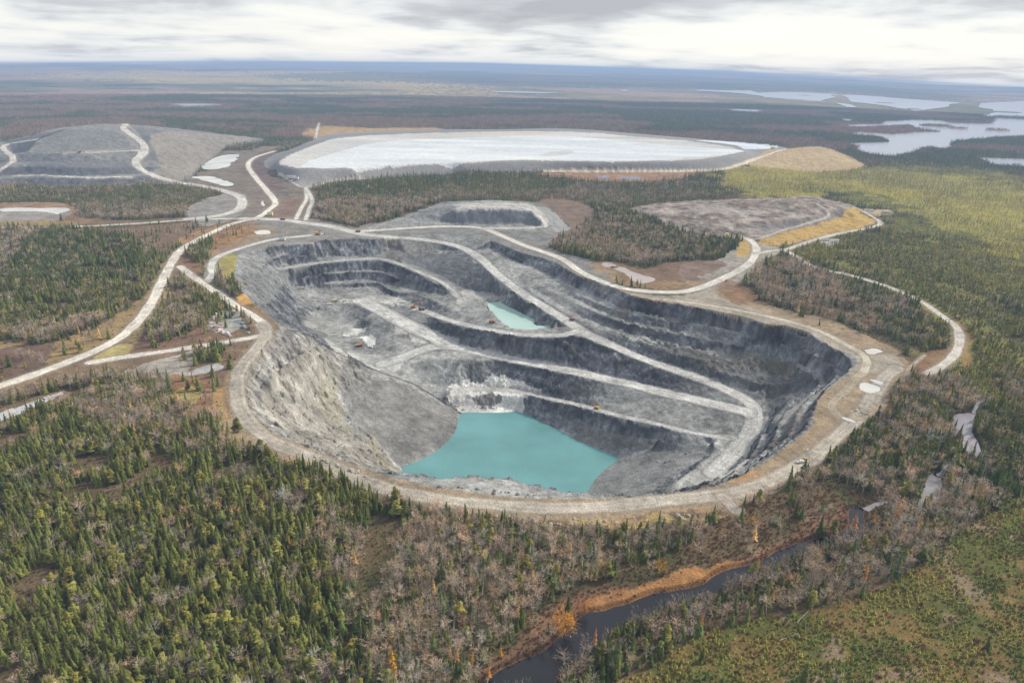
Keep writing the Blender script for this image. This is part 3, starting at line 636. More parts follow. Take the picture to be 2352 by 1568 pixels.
# ------------------------------------------------------------------ materials
def new_mat(name, rough=.9, spec=.2):
    mt = bpy.data.materials.new(name); mt.use_nodes = True
    b = mt.node_tree.nodes['Principled BSDF']
    b.inputs['Roughness'].default_value = rough; b.inputs['Specular IOR Level'].default_value = spec
    return mt, mt.node_tree, b
def ground_material():
    mt, nt, b = new_mat('land', .95, .1)
    N = nt.nodes.new; L = nt.links.new
    at = N('ShaderNodeAttribute'); at.attribute_name = 'Col'
    g = N('ShaderNodeNewGeometry')
    n1 = N('ShaderNodeTexNoise'); n1.inputs['Scale'].default_value = .9; n1.inputs['Detail'].default_value = 6; n1.inputs['Roughness'].default_value = .7
    n2 = N('ShaderNodeTexNoise'); n2.inputs['Scale'].default_value = .22; n2.inputs['Detail'].default_value = 6; n2.inputs['Roughness'].default_value = .65
    vo = N('ShaderNodeTexVoronoi'); vo.inputs['Scale'].default_value = .7
    for n in (n1, n2, vo): L(g.outputs['Position'], n.inputs['Vector'])
    r1 = N('ShaderNodeMapRange'); r1.inputs[1].default_value = .3; r1.inputs[2].default_value = .7; r1.inputs[3].default_value = .52; r1.inputs[4].default_value = 1.48
    r2 = N('ShaderNodeMapRange'); r2.inputs[1].default_value = .3; r2.inputs[2].default_value = .7; r2.inputs[3].default_value = .78; r2.inputs[4].default_value = 1.22
    L(n1.outputs['Fac'], r1.inputs[0]); L(n2.outputs['Fac'], r2.inputs[0])
    mu = N('ShaderNodeMath'); mu.operation = 'MULTIPLY'; L(r1.outputs[0], mu.inputs[0]); L(r2.outputs[0], mu.inputs[1])
    vm = N('ShaderNodeVectorMath'); vm.operation = 'SCALE'; L(at.outputs['Color'], vm.inputs[0]); L(mu.outputs[0], vm.inputs['Scale'])
    L(vm.outputs[0], b.inputs['Base Color'])
    bp = N('ShaderNodeBump'); bp.inputs['Strength'].default_value = .6; bp.inputs['Distance'].default_value = .5
    ad = N('ShaderNodeMath'); ad.operation = 'ADD'; L(n1.outputs['Fac'], ad.inputs[0]); L(vo.outputs['Distance'], ad.inputs[1])
    L(ad.outputs[0], bp.inputs['Height']); L(bp.outputs['Normal'], b.inputs['Normal'])
    return mt
def water_material(name, col, rough=.12, wave=.3, scale=.25, spec=.5, var=.12):
    mt, nt, b = new_mat(name, rough, spec)
    N = nt.nodes.new; L = nt.links.new
    g = N('ShaderNodeNewGeometry')
    n = N('ShaderNodeTexNoise'); n.inputs['Scale'].default_value = scale; n.inputs['Detail'].default_value = 4
    L(g.outputs['Position'], n.inputs['Vector'])
    bp = N('ShaderNodeBump'); bp.inputs['Strength'].default_value = wave; bp.inputs['Distance'].default_value = .3
    L(n.outputs['Fac'], bp.inputs['Height']); L(bp.outputs['Normal'], b.inputs['Normal'])
    n2 = N('ShaderNodeTexNoise'); n2.inputs['Scale'].default_value = .022; n2.inputs['Detail'].default_value = 4; L(g.outputs['Position'], n2.inputs['Vector'])
    r = N('ShaderNodeMapRange'); r.inputs[1].default_value = .3; r.inputs[2].default_value = .7; r.inputs[3].default_value = 1-var; r.inputs[4].default_value = 1+var
    L(n2.outputs['Fac'], r.inputs[0])
    vm = N('ShaderNodeVectorMath'); vm.operation = 'SCALE'; vm.inputs[0].default_value = tuple(col); L(r.outputs[0], vm.inputs['Scale'])
    L(vm.outputs[0], b.inputs['Base Color'])
    return mt
LAND = ground_material()
# ------------------------------------------------------------------ land sheet
Q = QUALITY
def radial():
    r = [120.0]
    while r[-1] < 70000:
        x = r[-1]
        if x < 215: s = 4.0
        elif x < 1000: s = 1.1
        else: s = min(1.1*(x/1000)**2*1.55, x*.012)
        r.append(x+s*Q)
    return np.array(r)
R = radial()
fine = np.arange(-46.5, 46.501, .072*Q)
coarse = np.r_[np.arange(-180, -50, 5.0), -49.5, -48.5, -47.5]
TH = np.r_[coarse, fine, -coarse[::-1]]
TH = np.radians(TH)
RR, TT = np.meshgrid(R, TH, indexing='ij')
X = (RR*np.sin(TT)).ravel(); Y = (RR*np.cos(TT)).ravel(); rr = RR.ravel()
nr, ntv = RR.shape
pm = pit.at(X, Y, pit.M)
Zb = base_h(X, Y)+far_h(X, Y)*(1-pm)
def slope_at(x, y, e):
    return np.hypot(base_h(x+e, y)-base_h(x-e, y), base_h(x, y+e)-base_h(x, y-e))/(2*e)
S = np.where(rr < 1250, slope_at(X, Y, 1.5), slope_at(X, Y, 5.0))
anym = np.zeros(len(X))
for t in TINS: anym = np.maximum(anym, t.at(X, Y, t.M))
col, clear, road = paint_all(X, Y, Zb, S, rr)
# broken rock relief on steep ground, hummocks in the forest, drainage in the bogs
stp = ss(.3, .8, S)
for P_ in RUG: stp = np.maximum(stp, inpoly(X, Y, hpoly(P_, 3))*.75)
k = 1-road
lat = fbm(X, Y, 9, 4, 201)-.5
rid = np.abs(fbm(X, Y, 22, 4, 211)-.5)
cell = (cells(X+lat*3, Y+rid*3, 5.5, 241)-.5)*3.4+(cells(X, Y, 2.6, 251)-.5)*1.6
bed = np.abs(fbm(X*.5+Y*.86, (X*.86-Y*.5)*.2, 10, 3, 223)-.5)
shore = ss(-95, -86, Zb)
Zd = Zb+pm*k*shore*(stp*(lat*2.4-rid*4+bed*3.4+cell)+(1-stp)*(lat*1.0))
nh = anym*(1-pm)*k
nh = nh*(1-tail.at(X, Y, tail.M)*.8)
Zd += nh*(lat*4.5-np.abs(fbm(X, Y, 45, 3, 237)-.5)*11*ss(.02, .2, S)+(fbm(X, Y, 40, 3, 231)-.5)*2.0*ss(1200, 1500, rr))
floor_amp = (1-anym)*(1-np.clip(clear+road, 0, 1))*ss(5000, 2500, rr)
def hummock(x, y): return (fbm(x, y, 55, 3, 5)-.5)*2.4
Zd += floor_amp*hummock(X, Y)
Zd += (1-anym)*np.clip(clear, 0, 1)*k*lat*.7*ss(2500, 900, rr)
# hollows for the water
WATER = []
def sheet(name, polyw, z, mat, label, cat='water'):
    n = len(polyw)
    me = bpy.data.meshes.new(name)
    from mathutils.geometry import tessellate_polygon
    tr = tessellate_polygon([[Vector((p[0], p[1], 0)) for p in polyw]])
    me.from_pydata([(p[0], p[1], z) for p in polyw], [], [tuple(t) for t in tr]); me.update()
    up = sum(p.normal.z for p in me.polygons)
    if up < 0: me.flip_normals()
    o = bpy.data.objects.new(name, me); COL.objects.link(o); me.materials.append(mat)
    o['kind'] = 'structure'; o['label'] = label; o['category'] = cat
    WATER.append(polyw); return o
TURQ = water_material('turquoise_water', lin(98,150,150), .18, .6, .5, .5, .15)
TURQ2 = water_material('milky_turquoise_water', lin(176,206,196), .25, .2, .4, .3, .06)
PALE = water_material('milky_water', lin(212,212,204), .3, .4, .3, .4, .22)
PINKW = water_material('silty_water', lin(186,172,168), .2, .3, .4, .5, .1)
BLUEW = water_material('sky_water', lin(150,165,190), .1, .3, .4, .5, .06)
DARKW = water_material('peaty_water', (.012,.012,.015), .08, .8, .5, .42, .2)
SILTW = water_material('rocky_stream_water', lin(146,142,148), .2, .9, .5, .5, .35)
LAKEW = water_material('lake_water', lin(176,176,184), .15, .6, .12, .5, .08)
lk = unp([(885,1085),(930,1030),(1000,970),(1035,925),(1220,918),(1330,965),(1445,1040),(1460,1065),(1390,1110),(1370,1180),(1240,1190),(1050,1170),(950,1130)], -94.4)
sheet('pit_lake', lk[:, :2], -94.4, TURQ, 'large turquoise lake at the bottom of the open pit')
lk = unp([(1116,694),(1180,690),(1236,706),(1288,742),(1274,757),(1200,759),(1165,752),(1130,722)], -39.8)
sheet('settling_pond', lk[:, :2], -39.8, TURQ2, 'pale turquoise pond held behind banks halfway down the pit')
PM = {'pale': PALE, 'blue': BLUEW, 'pink': PINKW}
PLAB = ['white pond in front of the north-west waste heap, upper of two','long white pond below the rectangular one beside the haul road','white pond at the left edge beside a gravel patch','small white rectangular pond inside the road junction','small bog pool in the orange meadow, left one','small bog pool in the orange meadow, right one','round white pool on the tan ground east of the pit','narrow white pool just above the round white pool','pinkish shallow pond in the brown clearing north of the pit','tiny puddle beside the pinkish shallow pond','small oval white pond inside the bend of the pale road','small puddle in the tyre ruts east of the pit','pale puddle on the gravel north-east of the pit']
def sink(poly, level, depth, bank):
    D = dline(X, Y, np.vstack([poly, poly[:1]]), bank*1.2+5)
    ins = inpoly(X, Y, poly)
    t = np.where(ins, 1.0, 1-ss(0, bank, D))
    tgt = np.where(ins, level-depth*ss(0, bank*.5, D), np.minimum(level+.35+D*.06, Zd))
    Zd[:] = np.where(ins, tgt, np.where(D < bank, np.maximum(np.minimum(Zd, level+.3+(D/bank)*3+(Zd-level)*ss(0, bank, D)), level+.15) if True else Zd, Zd))
    return ins, D
for i, (pl, key) in enumerate(PONDS):
    P = hpoly(pl, 4); lv = float(np.percentile(Hq(P[:, 0], P[:, 1]), 30))-.4
    kk = np.median(np.hypot(P[:, 0], P[:, 1]))/1000
    P = resample(np.vstack([P, P[:1]]), 3*max(kk, .6))[:-1]; P = P+np.stack([fbm(P[:, 0], P[:, 1], 12*kk, 3, 321)-.5, fbm(P[:, 0], P[:, 1], 12*kk, 3, 322)-.5], 1)*9*kk
    sink(P, lv, 1.5, 6*max(kk, .6)); sheet('pond', P, lv, PM[key], PLAB[i], 'pond')
LLAB = ['large lake with wooded points and islands at the right edge','long narrow far lake beneath the dark blue ridge','far arm of the lake north of the wooded peninsula','slim bright lake between the tailings basin and the ridge','small lake cut off by the right edge of the view','small bright pool left of the far lake arm','tiny bright inlet left of the large lake','faint pale lake far behind the tailings basin','thin bright lake beyond the north-west waste heap','tiny bright lake near the skyline']
ISL = [((2210,247),60,25),((2310,257),90,30),((2100,250),50,20),((2325,271),120,30),((2150,290),70,22),((2062,293),60,18),((1850,221),60,25),((2240,261),40,20),((2200,296),40,14),((2030,236),70,25),((2290,300),50,14)]
ISLW = [(hit([p])[0], a_, b_) for p, a_, b_ in ISL]
for i, pl in enumerate(LAKES):
    P = hpoly(pl, 3, False); hh = Hq(P[:, 0], P[:, 1]); lv = float(np.percentile(hh, 45))
    kk = np.median(np.hypot(P[:, 0], P[:, 1]))/1000
    # ragged natural shore
    P = resample(np.vstack([P, P[:1]]), 14*kk)[:-1]
    w = 9*kk; P = P+np.stack([fbm(P[:, 0], P[:, 1], 60*kk, 3, 301)-.5, fbm(P[:, 0], P[:, 1], 60*kk, 3, 302)-.5], 1)*w*2.2
    sink(P, lv, 2.5, 14*kk)
    for (q_, a_, b_) in ISLW:
        if inpoly(np.array([q_[0]]), np.array([q_[1]]), P)[0]:
            n_ = np.nonzero((np.abs(X-q_[0]) < 2*a_) & (np.abs(Y-q_[1]) < 6*b_))[0]; xs_ = X[n_]; ys_ = Y[n_]
            e_ = ((xs_-q_[0])/a_)**2+((ys_-q_[1])/(b_*3))**2+(fbm(xs_, ys_, 40, 2, 331)-.5)*.8
            Zd[n_] = np.where(e_ < 1, lv+.5*kk+2.5, Zd[n_])
    sheet('lake', P, lv+.5*kk, LAKEW, LLAB[i], 'lake')
for pl, lab in ((STREAM, 'dark peaty stream winding through the orange meadow below the pit'), (STREAM2, 'pale rocky pool of the stream among bare trees on the right'), (STREAM3, 'white-edged pool of the stream beside dark spruces at the right')):
    P = hpoly(pl, 3); P = P+np.stack([fbm(P[:, 0], P[:, 1], 14, 3, 311)-.5, fbm(P[:, 0], P[:, 1], 14, 3, 312)-.5], 1)*5
    ins, D = sink(P, -1.0, 1.5, 5); sheet('stream', P, -1.0, DARKW if pl is STREAM else SILTW, lab, 'stream')
    rim_ = (~ins) & (D < 2.5); col[rim_] = col[rim_]*.5
for ln_, lb_ in (([(1988,1168),(2020,1152),(2060,1150),(2098,1156)], 'narrow hidden run of the stream left of the lower pale pool'), ([(2158,1090),(2180,1066),(2205,1046)], 'narrow run of the stream between the two pale pools'), ([(2236,946),(2252,920),(2290,905)], 'narrow run of the stream above the upper pale pool')):
    rb = hline(ln_, 4); wd_ = .7+1.6*fbm(rb[:, 0], rb[:, 1], 25, 3, 341); tg = np.gradient(rb[:, :2], axis=0); tg /= np.linalg.norm(tg, axis=1)[:, None]; nm_ = np.stack([-tg[:, 1], tg[:, 0]], 1)
    P = np.vstack([rb[:, :2]+nm_*wd_[:, None], (rb[:, :2]-nm_*wd_[:, None])[::-1]])
    sink(P, -1.15, .8, 2.5); sheet('stream', P, -1.15, SILTW, lb_, 'stream')
# ---- objects out of one sheet of vertices
vcls = np.zeros(len(X), np.int8)
for i, t in enumerate(TINS): vcls[t.at(X, Y, t.M) > .5] = i+1
vcls[road > .5] = 7
i0 = (np.arange(nr-1)[:, None]*ntv+np.arange(ntv-1)[None]).ravel()
quads = np.stack([i0, i0+1, i0+ntv+1, i0+ntv], 1)[:, ::-1]
# centre disc below the viewer
fcls = vcls[quads[:, 0]]
names = ['ground', 'quarry_pit', 'waste_rock_heap', 'tailings_embankment', 'stockpile', 'soil_heap', 'clay_heap', 'road']
labs = ['autumn ground of moss, scrub and cleared soil around the quarry','terraced grey rock pit with benches and ramps','stepped grey waste rock heap in the far left','raised rock embankment with white tailings','flat topped grey stockpile behind the pit','brown-grey soil heap with yellow grass skirt','pale tan clay heap beside the tailings','pale gravel haul roads and tracks']
V = np.stack([X, Y, Zd], 1)
cap_n = ntv-1
def make_mesh(name, V, quads, C=None, mat=None):
    used, inv = np.unique(quads.ravel(), return_inverse=True)
    me = bpy.data.meshes.new(name)
    me.vertices.add(len(used)); me.vertices.foreach_set('co', V[used].astype(np.float32).ravel())
    nq = len(quads); me.loops.add(nq*4); me.loops.foreach_set('vertex_index', inv.astype(np.int32))
    me.polygons.add(nq); me.polygons.foreach_set('loop_start', np.arange(0, nq*4, 4, dtype=np.int32))
    me.polygons.foreach_set('loop_total', np.full(nq, 4, np.int32))
    me.update(calc_edges=True)
    if C is not None:
        a = me.attributes.new('Col', 'FLOAT_COLOR', 'POINT')
        a.data.foreach_set('color', np.c_[C[used], np.ones(len(used))].astype(np.float32).ravel())
    if mat: me.materials.append(mat)
    return me, used
for c in range(8):
    q = quads[fcls == c]
    if len(q) == 0: continue
    me, used = make_mesh(names[c], V, q, col, LAND)
    o = bpy.data.objects.new(names[c], me); COL.objects.link(o)
    o['kind'] = 'structure'; o['label'] = labs[c]; o['category'] = 'ground' if c == 0 else names[c].replace('_', ' ')
    if c == 0:
        # close the sheet under the viewer (never in frame)
        pass
def zidx(x, y):
    i = np.clip(np.searchsorted(R, math.hypot(x, y)), 1, nr-1); i -= abs(R[i-1]-math.hypot(x, y)) < abs(R[i]-math.hypot(x, y))
    t = math.atan2(x, y); j = np.clip(np.searchsorted(TH, t), 1, ntv-1); j -= abs(TH[j-1]-t) < abs(TH[j]-t)
    return int(i*ntv+j)
# ------------------------------------------------------------------ haze, sky, sun
def setup_world():
    w = bpy.data.worlds.new('World'); scene.world = w; w.use_nodes = True
    nt = w.node_tree; N = nt.nodes.new; L = nt.links.new
    bg = nt.nodes['Background']
    sky = N('ShaderNodeTexSky'); sky.sky_type = 'NISHITA'; sky.sun_disc = False
    sky.sun_elevation = math.radians(SUN_EL); sky.sun_rotation = math.radians(SUN_AZ)
    tc = N('ShaderNodeTexCoord'); sp = N('ShaderNodeSeparateXYZ'); L(tc.outputs['Generated'], sp.inputs[0])
    mz = N('ShaderNodeMath'); mz.operation = 'MAXIMUM'; mz.inputs[1].default_value = -.05; L(sp.outputs['Z'], mz.inputs[0])
    az = N('ShaderNodeMath'); az.operation = 'ADD'; az.inputs[1].default_value = .11; L(mz.outputs[0], az.inputs[0])
    dv = N('ShaderNodeVectorMath'); dv.operation = 'DIVIDE'; L(tc.outputs['Generated'], dv.inputs[0])
    cb = N('ShaderNodeCombineXYZ'); L(az.outputs[0], cb.inputs[0]); L(az.outputs[0], cb.inputs[1]); cb.inputs[2].default_value = 1
    L(cb.outputs[0], dv.inputs[1])
    def noise(scale, det, rough, off):
        mp = N('ShaderNodeMapping'); mp.inputs['Location'].default_value = off; mp.inputs['Scale'].default_value = (1, 1, .0)
        L(dv.outputs[0], mp.inputs[0])
        n = N('ShaderNodeTexNoise'); n.inputs['Scale'].default_value = scale; n.inputs['Detail'].default_value = det; n.inputs['Roughness'].default_value = rough
        n.inputs['Distortion'].default_value = .3
        L(mp.outputs[0], n.inputs['Vector']); return n
    n1 = noise(.45, 7, .5, (3.1, 1.2, 0)); n2 = noise(1.4, 8, .55, (7.7, 4.2, 0))
    mix = N('ShaderNodeMath'); mix.operation = 'MULTIPLY_ADD'; L(n2.outputs['Fac'], mix.inputs[0]); mix.inputs[1].default_value = .45; L(n1.outputs['Fac'], mix.inputs[2])
    mm = N('ShaderNodeMath'); mm.operation = 'MULTIPLY_ADD'; L(mix.outputs[0], mm.inputs[0]); mm.inputs[1].default_value = 1.55; mm.inputs[2].default_value = -.41; mix = mm
    # darker undersides higher up, bright band over the skyline
    zr = N('ShaderNodeMapRange'); zr.inputs[1].default_value = .02; zr.inputs[2].default_value = .10; zr.inputs[3].default_value = -.10; zr.inputs[4].default_value = .16; L(sp.outputs['Z'], zr.inputs[0])
    ad = N('ShaderNodeMath'); ad.operation = 'ADD'; L(mix.outputs[0], ad.inputs[0]); L(zr.outputs[0], ad.inputs[1])
    rp = N('ShaderNodeValToRGB'); L(ad.outputs[0], rp.inputs[0])
    e = rp.color_ramp.elements
    e[0].position = .42; e[0].color = (.80, .78, .73, 1)
    e[1].position = 1.0; e[1].color = (.36, .37, .40, 1)
    for p, c in ((.62, (.72, .72, .70)), (.74, (.60, .62, .63)), (.84, (.47, .48, .51))):
        x = e.new(p); x.color = (*c, 1)
    zen = N('ShaderNodeMapRange'); zen.inputs[1].default_value = .12; zen.inputs[2].default_value = .5; zen.inputs[3].default_value = 1.0; zen.inputs[4].default_value = 1.0; L(sp.outputs['Z'], zen.inputs[0])
    sc = N('ShaderNodeVectorMath'); sc.operation = 'SCALE'; L(sky.outputs[0], sc.inputs[0]); sc.inputs['Scale'].default_value = .08
    mx = N('ShaderNodeMix'); mx.data_type = 'RGBA'; mx.inputs[0].default_value = .90
    L(sc.outputs[0], mx.inputs['A']); L(rp.outputs[0], mx.inputs['B'])
    L(mx.outputs['Result'], bg.inputs['Color']); bg.inputs['Strength'].default_value = SKY_STR
SUN_EL, SUN_AZ, SKY_STR = 38, 62, 1.40
setup_world()
sd = bpy.data.lights.new('sun', 'SUN'); sd.energy = 3.8; sd.angle = math.radians(5); sd.color = (1, .93, .82)
so = bpy.data.objects.new('sun', sd); COL.objects.link(so)
az_, el_ = math.radians(SUN_AZ), math.radians(SUN_EL)
sdir = Vector((math.sin(az_)*math.cos(el_), math.cos(az_)*math.cos(el_), math.sin(el_)))
so.rotation_euler = sdir.to_track_quat('Z', 'Y').to_euler()
# haze volume sloping from viewer to skyline, scattered light added as emission
def haze():
    mt = bpy.data.materials.new('haze'); mt.use_nodes = True; nt = mt.node_tree; nt.nodes.clear()
    out = nt.nodes.new('ShaderNodeOutputMaterial'); ab = nt.nodes.new('ShaderNodeVolumeAbsorption'); em = nt.nodes.new('ShaderNodeEmission'); ad = nt.nodes.new('ShaderNodeAddShader')
    ab.inputs['Color'].default_value = (0, 0, 0, 1); ab.inputs['Density'].default_value = HZ
    em.inputs['Color'].default_value = (*lin(158,182,214), 1); em.inputs['Strength'].default_value = HZ
    nt.links.new(ab.outputs[0], ad.inputs[0]); nt.links.new(em.outputs[0], ad.inputs[1]); nt.links.new(ad.outputs[0], out.inputs['Volume'])
    me = bpy.data.meshes.new('haze'); n_ = 96; v = []; f = []
    rings = [(0, 1.03, -1500), (0, 1.03, 18), (0, .5, 143), (800, 0, 264)]
    for (ra_, rf, z) in rings:
        for k in range(n_):
            a = -math.pi+2*math.pi*k/n_; dip = np.interp(math.degrees(a), [-60, -37, -20, -3, 15, 36, 60], [24, 24, 13, 7, 12, 28, 28])/1568.0
            r_ = ra_+CAMH/dip*rf; v.append((r_*math.sin(a), r_*math.cos(a), z))
    f = [tuple(range(n_)), tuple(range(3*n_, 4*n_))[::-1]]
    for q_ in range(3): f += [(q_*n_+k, q_*n_+n_+k, q_*n_+n_+(k+1) % n_, q_*n_+(k+1) % n_) for k in range(n_)]
    me.from_pydata(v, [], f)
    b_ = bmesh.new(); b_.from_mesh(me); bmesh.ops.recalc_face_normals(b_, faces=b_.faces); b_.to_mesh(me); b_.free(); me.materials.append(mt)
    o = bpy.data.objects.new('haze', me); COL.objects.link(o); o['kind'] = 'structure'; o['label'] = 'thin bluish haze volume sloping from viewer to skyline, scattered light added as emission'; o['category'] = 'haze'
HZ = 1.05e-4
haze()
scene.view_settings.view_transform = 'Standard'; scene.view_settings.look = 'None'; scene.view_settings.exposure = 0
scene.cycles.max_bounces = 4; scene.cycles.diffuse_bounces = 2; scene.cycles.glossy_bounces = 2; scene.cycles.transparent_max_bounces = 6
# ------------------------------------------------------------------ vegetation
def foliage_material():
    mt, nt, b = new_mat('foliage', .85, .12)
    N = nt.nodes.new; L = nt.links.new
    a = N('ShaderNodeAttribute'); a.attribute_name = 'Col'
    t = N('ShaderNodeAttribute'); t.attribute_name = 'tint'; t.attribute_type = 'INSTANCER'
    mul = N('ShaderNodeVectorMath'); mul.operation = 'MULTIPLY'; L(a.outputs['Color'], mul.inputs[0]); L(t.outputs['Color'], mul.inputs[1])
    mx = N('ShaderNodeMix'); mx.data_type = 'RGBA'; L(a.outputs['Alpha'], mx.inputs[0]); L(a.outputs['Color'], mx.inputs['A']); L(mul.outputs[0], mx.inputs['B'])
    L(mx.outputs['Result'], b.inputs['Base Color'])
    return mt
FOL = foliage_material()
class MB:
    def __init__(s): s.v = []; s.f = []; s.c = []
    def tri(s, a, b, c, ca, cb=None, cc=None):
        i = len(s.v); s.v += [tuple(a), tuple(b), tuple(c)]; s.f.append((i, i+1, i+2)); s.c += [ca, cb or ca, cc or ca]
    def quad(s, a, b, c, d, ca, cb):
        i = len(s.v); s.v += [tuple(a), tuple(b), tuple(c), tuple(d)]; s.f.append((i, i+1, i+2, i+3)); s.c += [ca, ca, cb, cb]
    def stick(s, p, q, r0, r1, c, n=3):
        p = np.array(p, float); q = np.array(q, float); d = q-p; d /= np.linalg.norm(d)+1e-9
        u = np.cross(d, [0, 0, 1.0]); 
        if np.linalg.norm(u) < .1: u = np.array([1.0, 0, 0])
        u /= np.linalg.norm(u); w = np.cross(d, u); i = len(s.v)
        for k in range(n):
            a = 2*math.pi*k/n; o = u*math.cos(a)+w*math.sin(a); s.v += [tuple(p+o*r0), tuple(q+o*r1)]; s.c += [c, c]
        for k in range(n):
            j = (k+1) % n; s.f.append((i+2*k, i+2*j, i+2*j+1, i+2*k+1))
    def sliver(s, p, q, w, c, rs):
        p = np.array(p, float); q = np.array(q, float); d = q-p
        u = np.cross(d, rs.normal(size=3)); u /= np.linalg.norm(u)+1e-9
        s.tri(p-u*w, p+u*w, q, c)
    def mesh(s, name, mat):
        me = bpy.data.meshes.new(name); me.from_pydata(s.v, [], s.f)
        a = me.attributes.new('Col', 'FLOAT_COLOR', 'POINT'); a.data.foreach_set('color', np.array(s.c, np.float32).ravel())
        me.materials.append(mat); return me
def col4(c, k=1, a=1): return (c[0]*k, c[1]*k, c[2]*k, a)
BARK = col4(lin(96,88,80), 1, 0); PALEBARK = col4(lin(192,184,170), 1, 0); DARKBARK = col4(lin(70,62,54), 1, 0)
def conifer(seed, tiers=13, blades=8, rad=.17, base=.12, prof='cone', thin=1.0):
    rs = np.random.default_rng(seed); t = MB(); c = MB()
    t.stick((0, 0, -.04), (0, 0, .93), .014, .004, BARK if prof != 'larch' else PALEBARK, 5)
    for k in range(tiers):
        h = base+(1-base)*(k/tiers)**.93; u = (h-base)/(1-base)
        if prof == 'round': Rr = rad*math.sqrt(max(1-(u*1.02-.25)**2/.62, .03))*rs.uniform(.7, 1.2)
        else: Rr = rad*(1-u)**.8+.008
        nb = max(3, int(blades*(1-.45*u)))
        for j in range(nb):
            a = 2*math.pi*(j+rs.random()*.8+k*.37)/nb; L_ = Rr*rs.uniform(.62, 1.22)*(1+.3*math.sin(a*2+seed+k*.5) if prof == 'round' else 1)
            dr = (.05 if prof == 'round' else -.045)*rs.uniform(.4, 1.5)
            w = L_*.42*thin+.006; ca, sa = math.cos(a), math.sin(a)
            z = h+rs.uniform(-.02, .02); th = .045*thin*(1 if prof != 'round' else 1.7)
            p0 = (0, 0, z+th); p1 = (ca*L_, sa*L_, z+dr); m = .6*L_
            l = (ca*m-sa*w, sa*m+ca*w, z+dr*.5-.012); r = (ca*m+sa*w, sa*m-ca*w, z+dr*.5-.012)
            k0 = rs.uniform(.48, .68); k1 = rs.uniform(1.0, 1.5)  # inner crown shade painted into the vertex colour, tips lighter
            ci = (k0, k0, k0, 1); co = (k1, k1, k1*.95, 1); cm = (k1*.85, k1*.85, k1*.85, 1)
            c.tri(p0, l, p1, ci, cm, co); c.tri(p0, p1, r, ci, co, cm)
    c.tri((.012, 0, .93), (-.012, .004, .93), (0, 0, 1.02), (1.1, 1.1, 1, 1))
    c.tri((0, .012, .9), (.004, -.012, .9), (0, 0, 1.0), (1.0, 1.0, 1, 1))
    return t, c
def bare(seed, spread=.26, start=.28, limbs=11, twigs=9, bark=BARK, tw=(1, 1, 1, 1), w=.0045):
    rs = np.random.default_rng(seed); t = MB(); c = MB()
    lean = rs.uniform(-.03, .03, 2); top = (lean[0], lean[1], .72)
    t.stick((0, 0, -.03), top, .013, .006, bark, 4)
    for k in range(limbs):
        h = start+(.72-start)*(k/(limbs-1)); a = k*2.4+rs.uniform(-.5, .5); L_ = spread*rs.uniform(.7, 1.25)*(1.1-.5*abs(h-.5))
        up = rs.uniform(.8, 1.5)
        p = np.array([lean[0]*h, lean[1]*h, h]); q = p+np.array([math.cos(a)*L_, math.sin(a)*L_, L_*up]); q[2] = min(q[2], .97)
        kk = rs.uniform(.85, 1.15); c.stick(p, q, .0065, .0025, (bark[0]*kk, bark[1]*kk, bark[2]*kk, bark[3]), 3)
        for j in range(twigs):
            s = rs.uniform(.3, 1); b0 = p+(q-p)*s; d = (q-p)/np.linalg.norm(q-p)+rs.normal(size=3)*.75; d[2] = abs(d[2])*.8+.25
            e = b0+d*rs.uniform(.06, .13); kk = rs.uniform(.75, 1.25)
            c.sliver(b0, e, w*rs.uniform(.7, 1.4), (kk, kk, kk, 1), rs)
            for _ in range(2): c.sliver((b0+e)/2, (b0+e)/2+(d+rs.normal(size=3)*.6)*.07, w*.8, (kk, kk, kk, 1), rs)
    return t, c
def snag(seed):
    rs = np.random.default_rng(seed); t = MB(); c = MB()
    top = (rs.uniform(-.05, .05), rs.uniform(-.05, .05), 1)
    t.stick((0, 0, -.02), top, .016, .005, PALEBARK, 4)
    for k in range(22):
        h = rs.uniform(.25, .95); a = rs.uniform(0, 6.28); L_ = .10*(1.15-h)*rs.uniform(.5, 1.4)+.01
        p = np.array([top[0]*h, top[1]*h, h]); c.sliver(p, p+np.array([math.cos(a)*L_, math.sin(a)*L_, -.01]), .004, (1, 1, 1, 1), rs)
    return t, c
def shrub(seed):
    rs = np.random.default_rng(seed); t = MB(); c = MB()
    for k in range(5): t.stick((0, 0, 0), rs.normal(size=3)*[.2, .2, 0]+[0, 0, .5], .012, .006, DARKBARK, 3)
    for k in range(85):
        a = rs.uniform(0, 6.28); e = rs.uniform(.15, 1.45); r_ = rs.uniform(.45, 1.0)
        q = np.array([math.cos(a)*math.cos(e)*.62, math.sin(a)*math.cos(e)*.62, math.sin(e)])*r_; p = q*rs.uniform(.3, .6)
        kk = rs.uniform(.55, 1.3); c.sliver(p, q, .03, (kk, kk, kk, 1), rs)
    return t, c
def aspen(seed):
    rs = np.random.default_rng(seed); t, c = bare(seed, .24, .22, 13, 5, BARK, w=.006)
    cl = []
    for k in range(34):
        a = rs.uniform(0, 6.28); z = rs.uniform(.28, .96); R_ = .30*math.sqrt(max(1-((z-.58)/.42)**2, .02))*rs.uniform(.35, 1.1)
        cl.append((math.cos(a)*R_, math.sin(a)*R_, z, rs.uniform(.05, .10)))
    for (x0_, y0_, z0_, r_) in cl:
        kk = rs.uniform(.7, 1.2)
        for _ in range(34):
            p = np.array([x0_, y0_, z0_])+rs.normal(size=3)*r_*.62; u = rs.normal(size=3)*.016; w_ = rs.normal(size=3)*.016; k2 = kk*rs.uniform(.75, 1.25)
            c.tri(p, p+u, p+w_, (k2, k2, k2, 1))
    return t, c
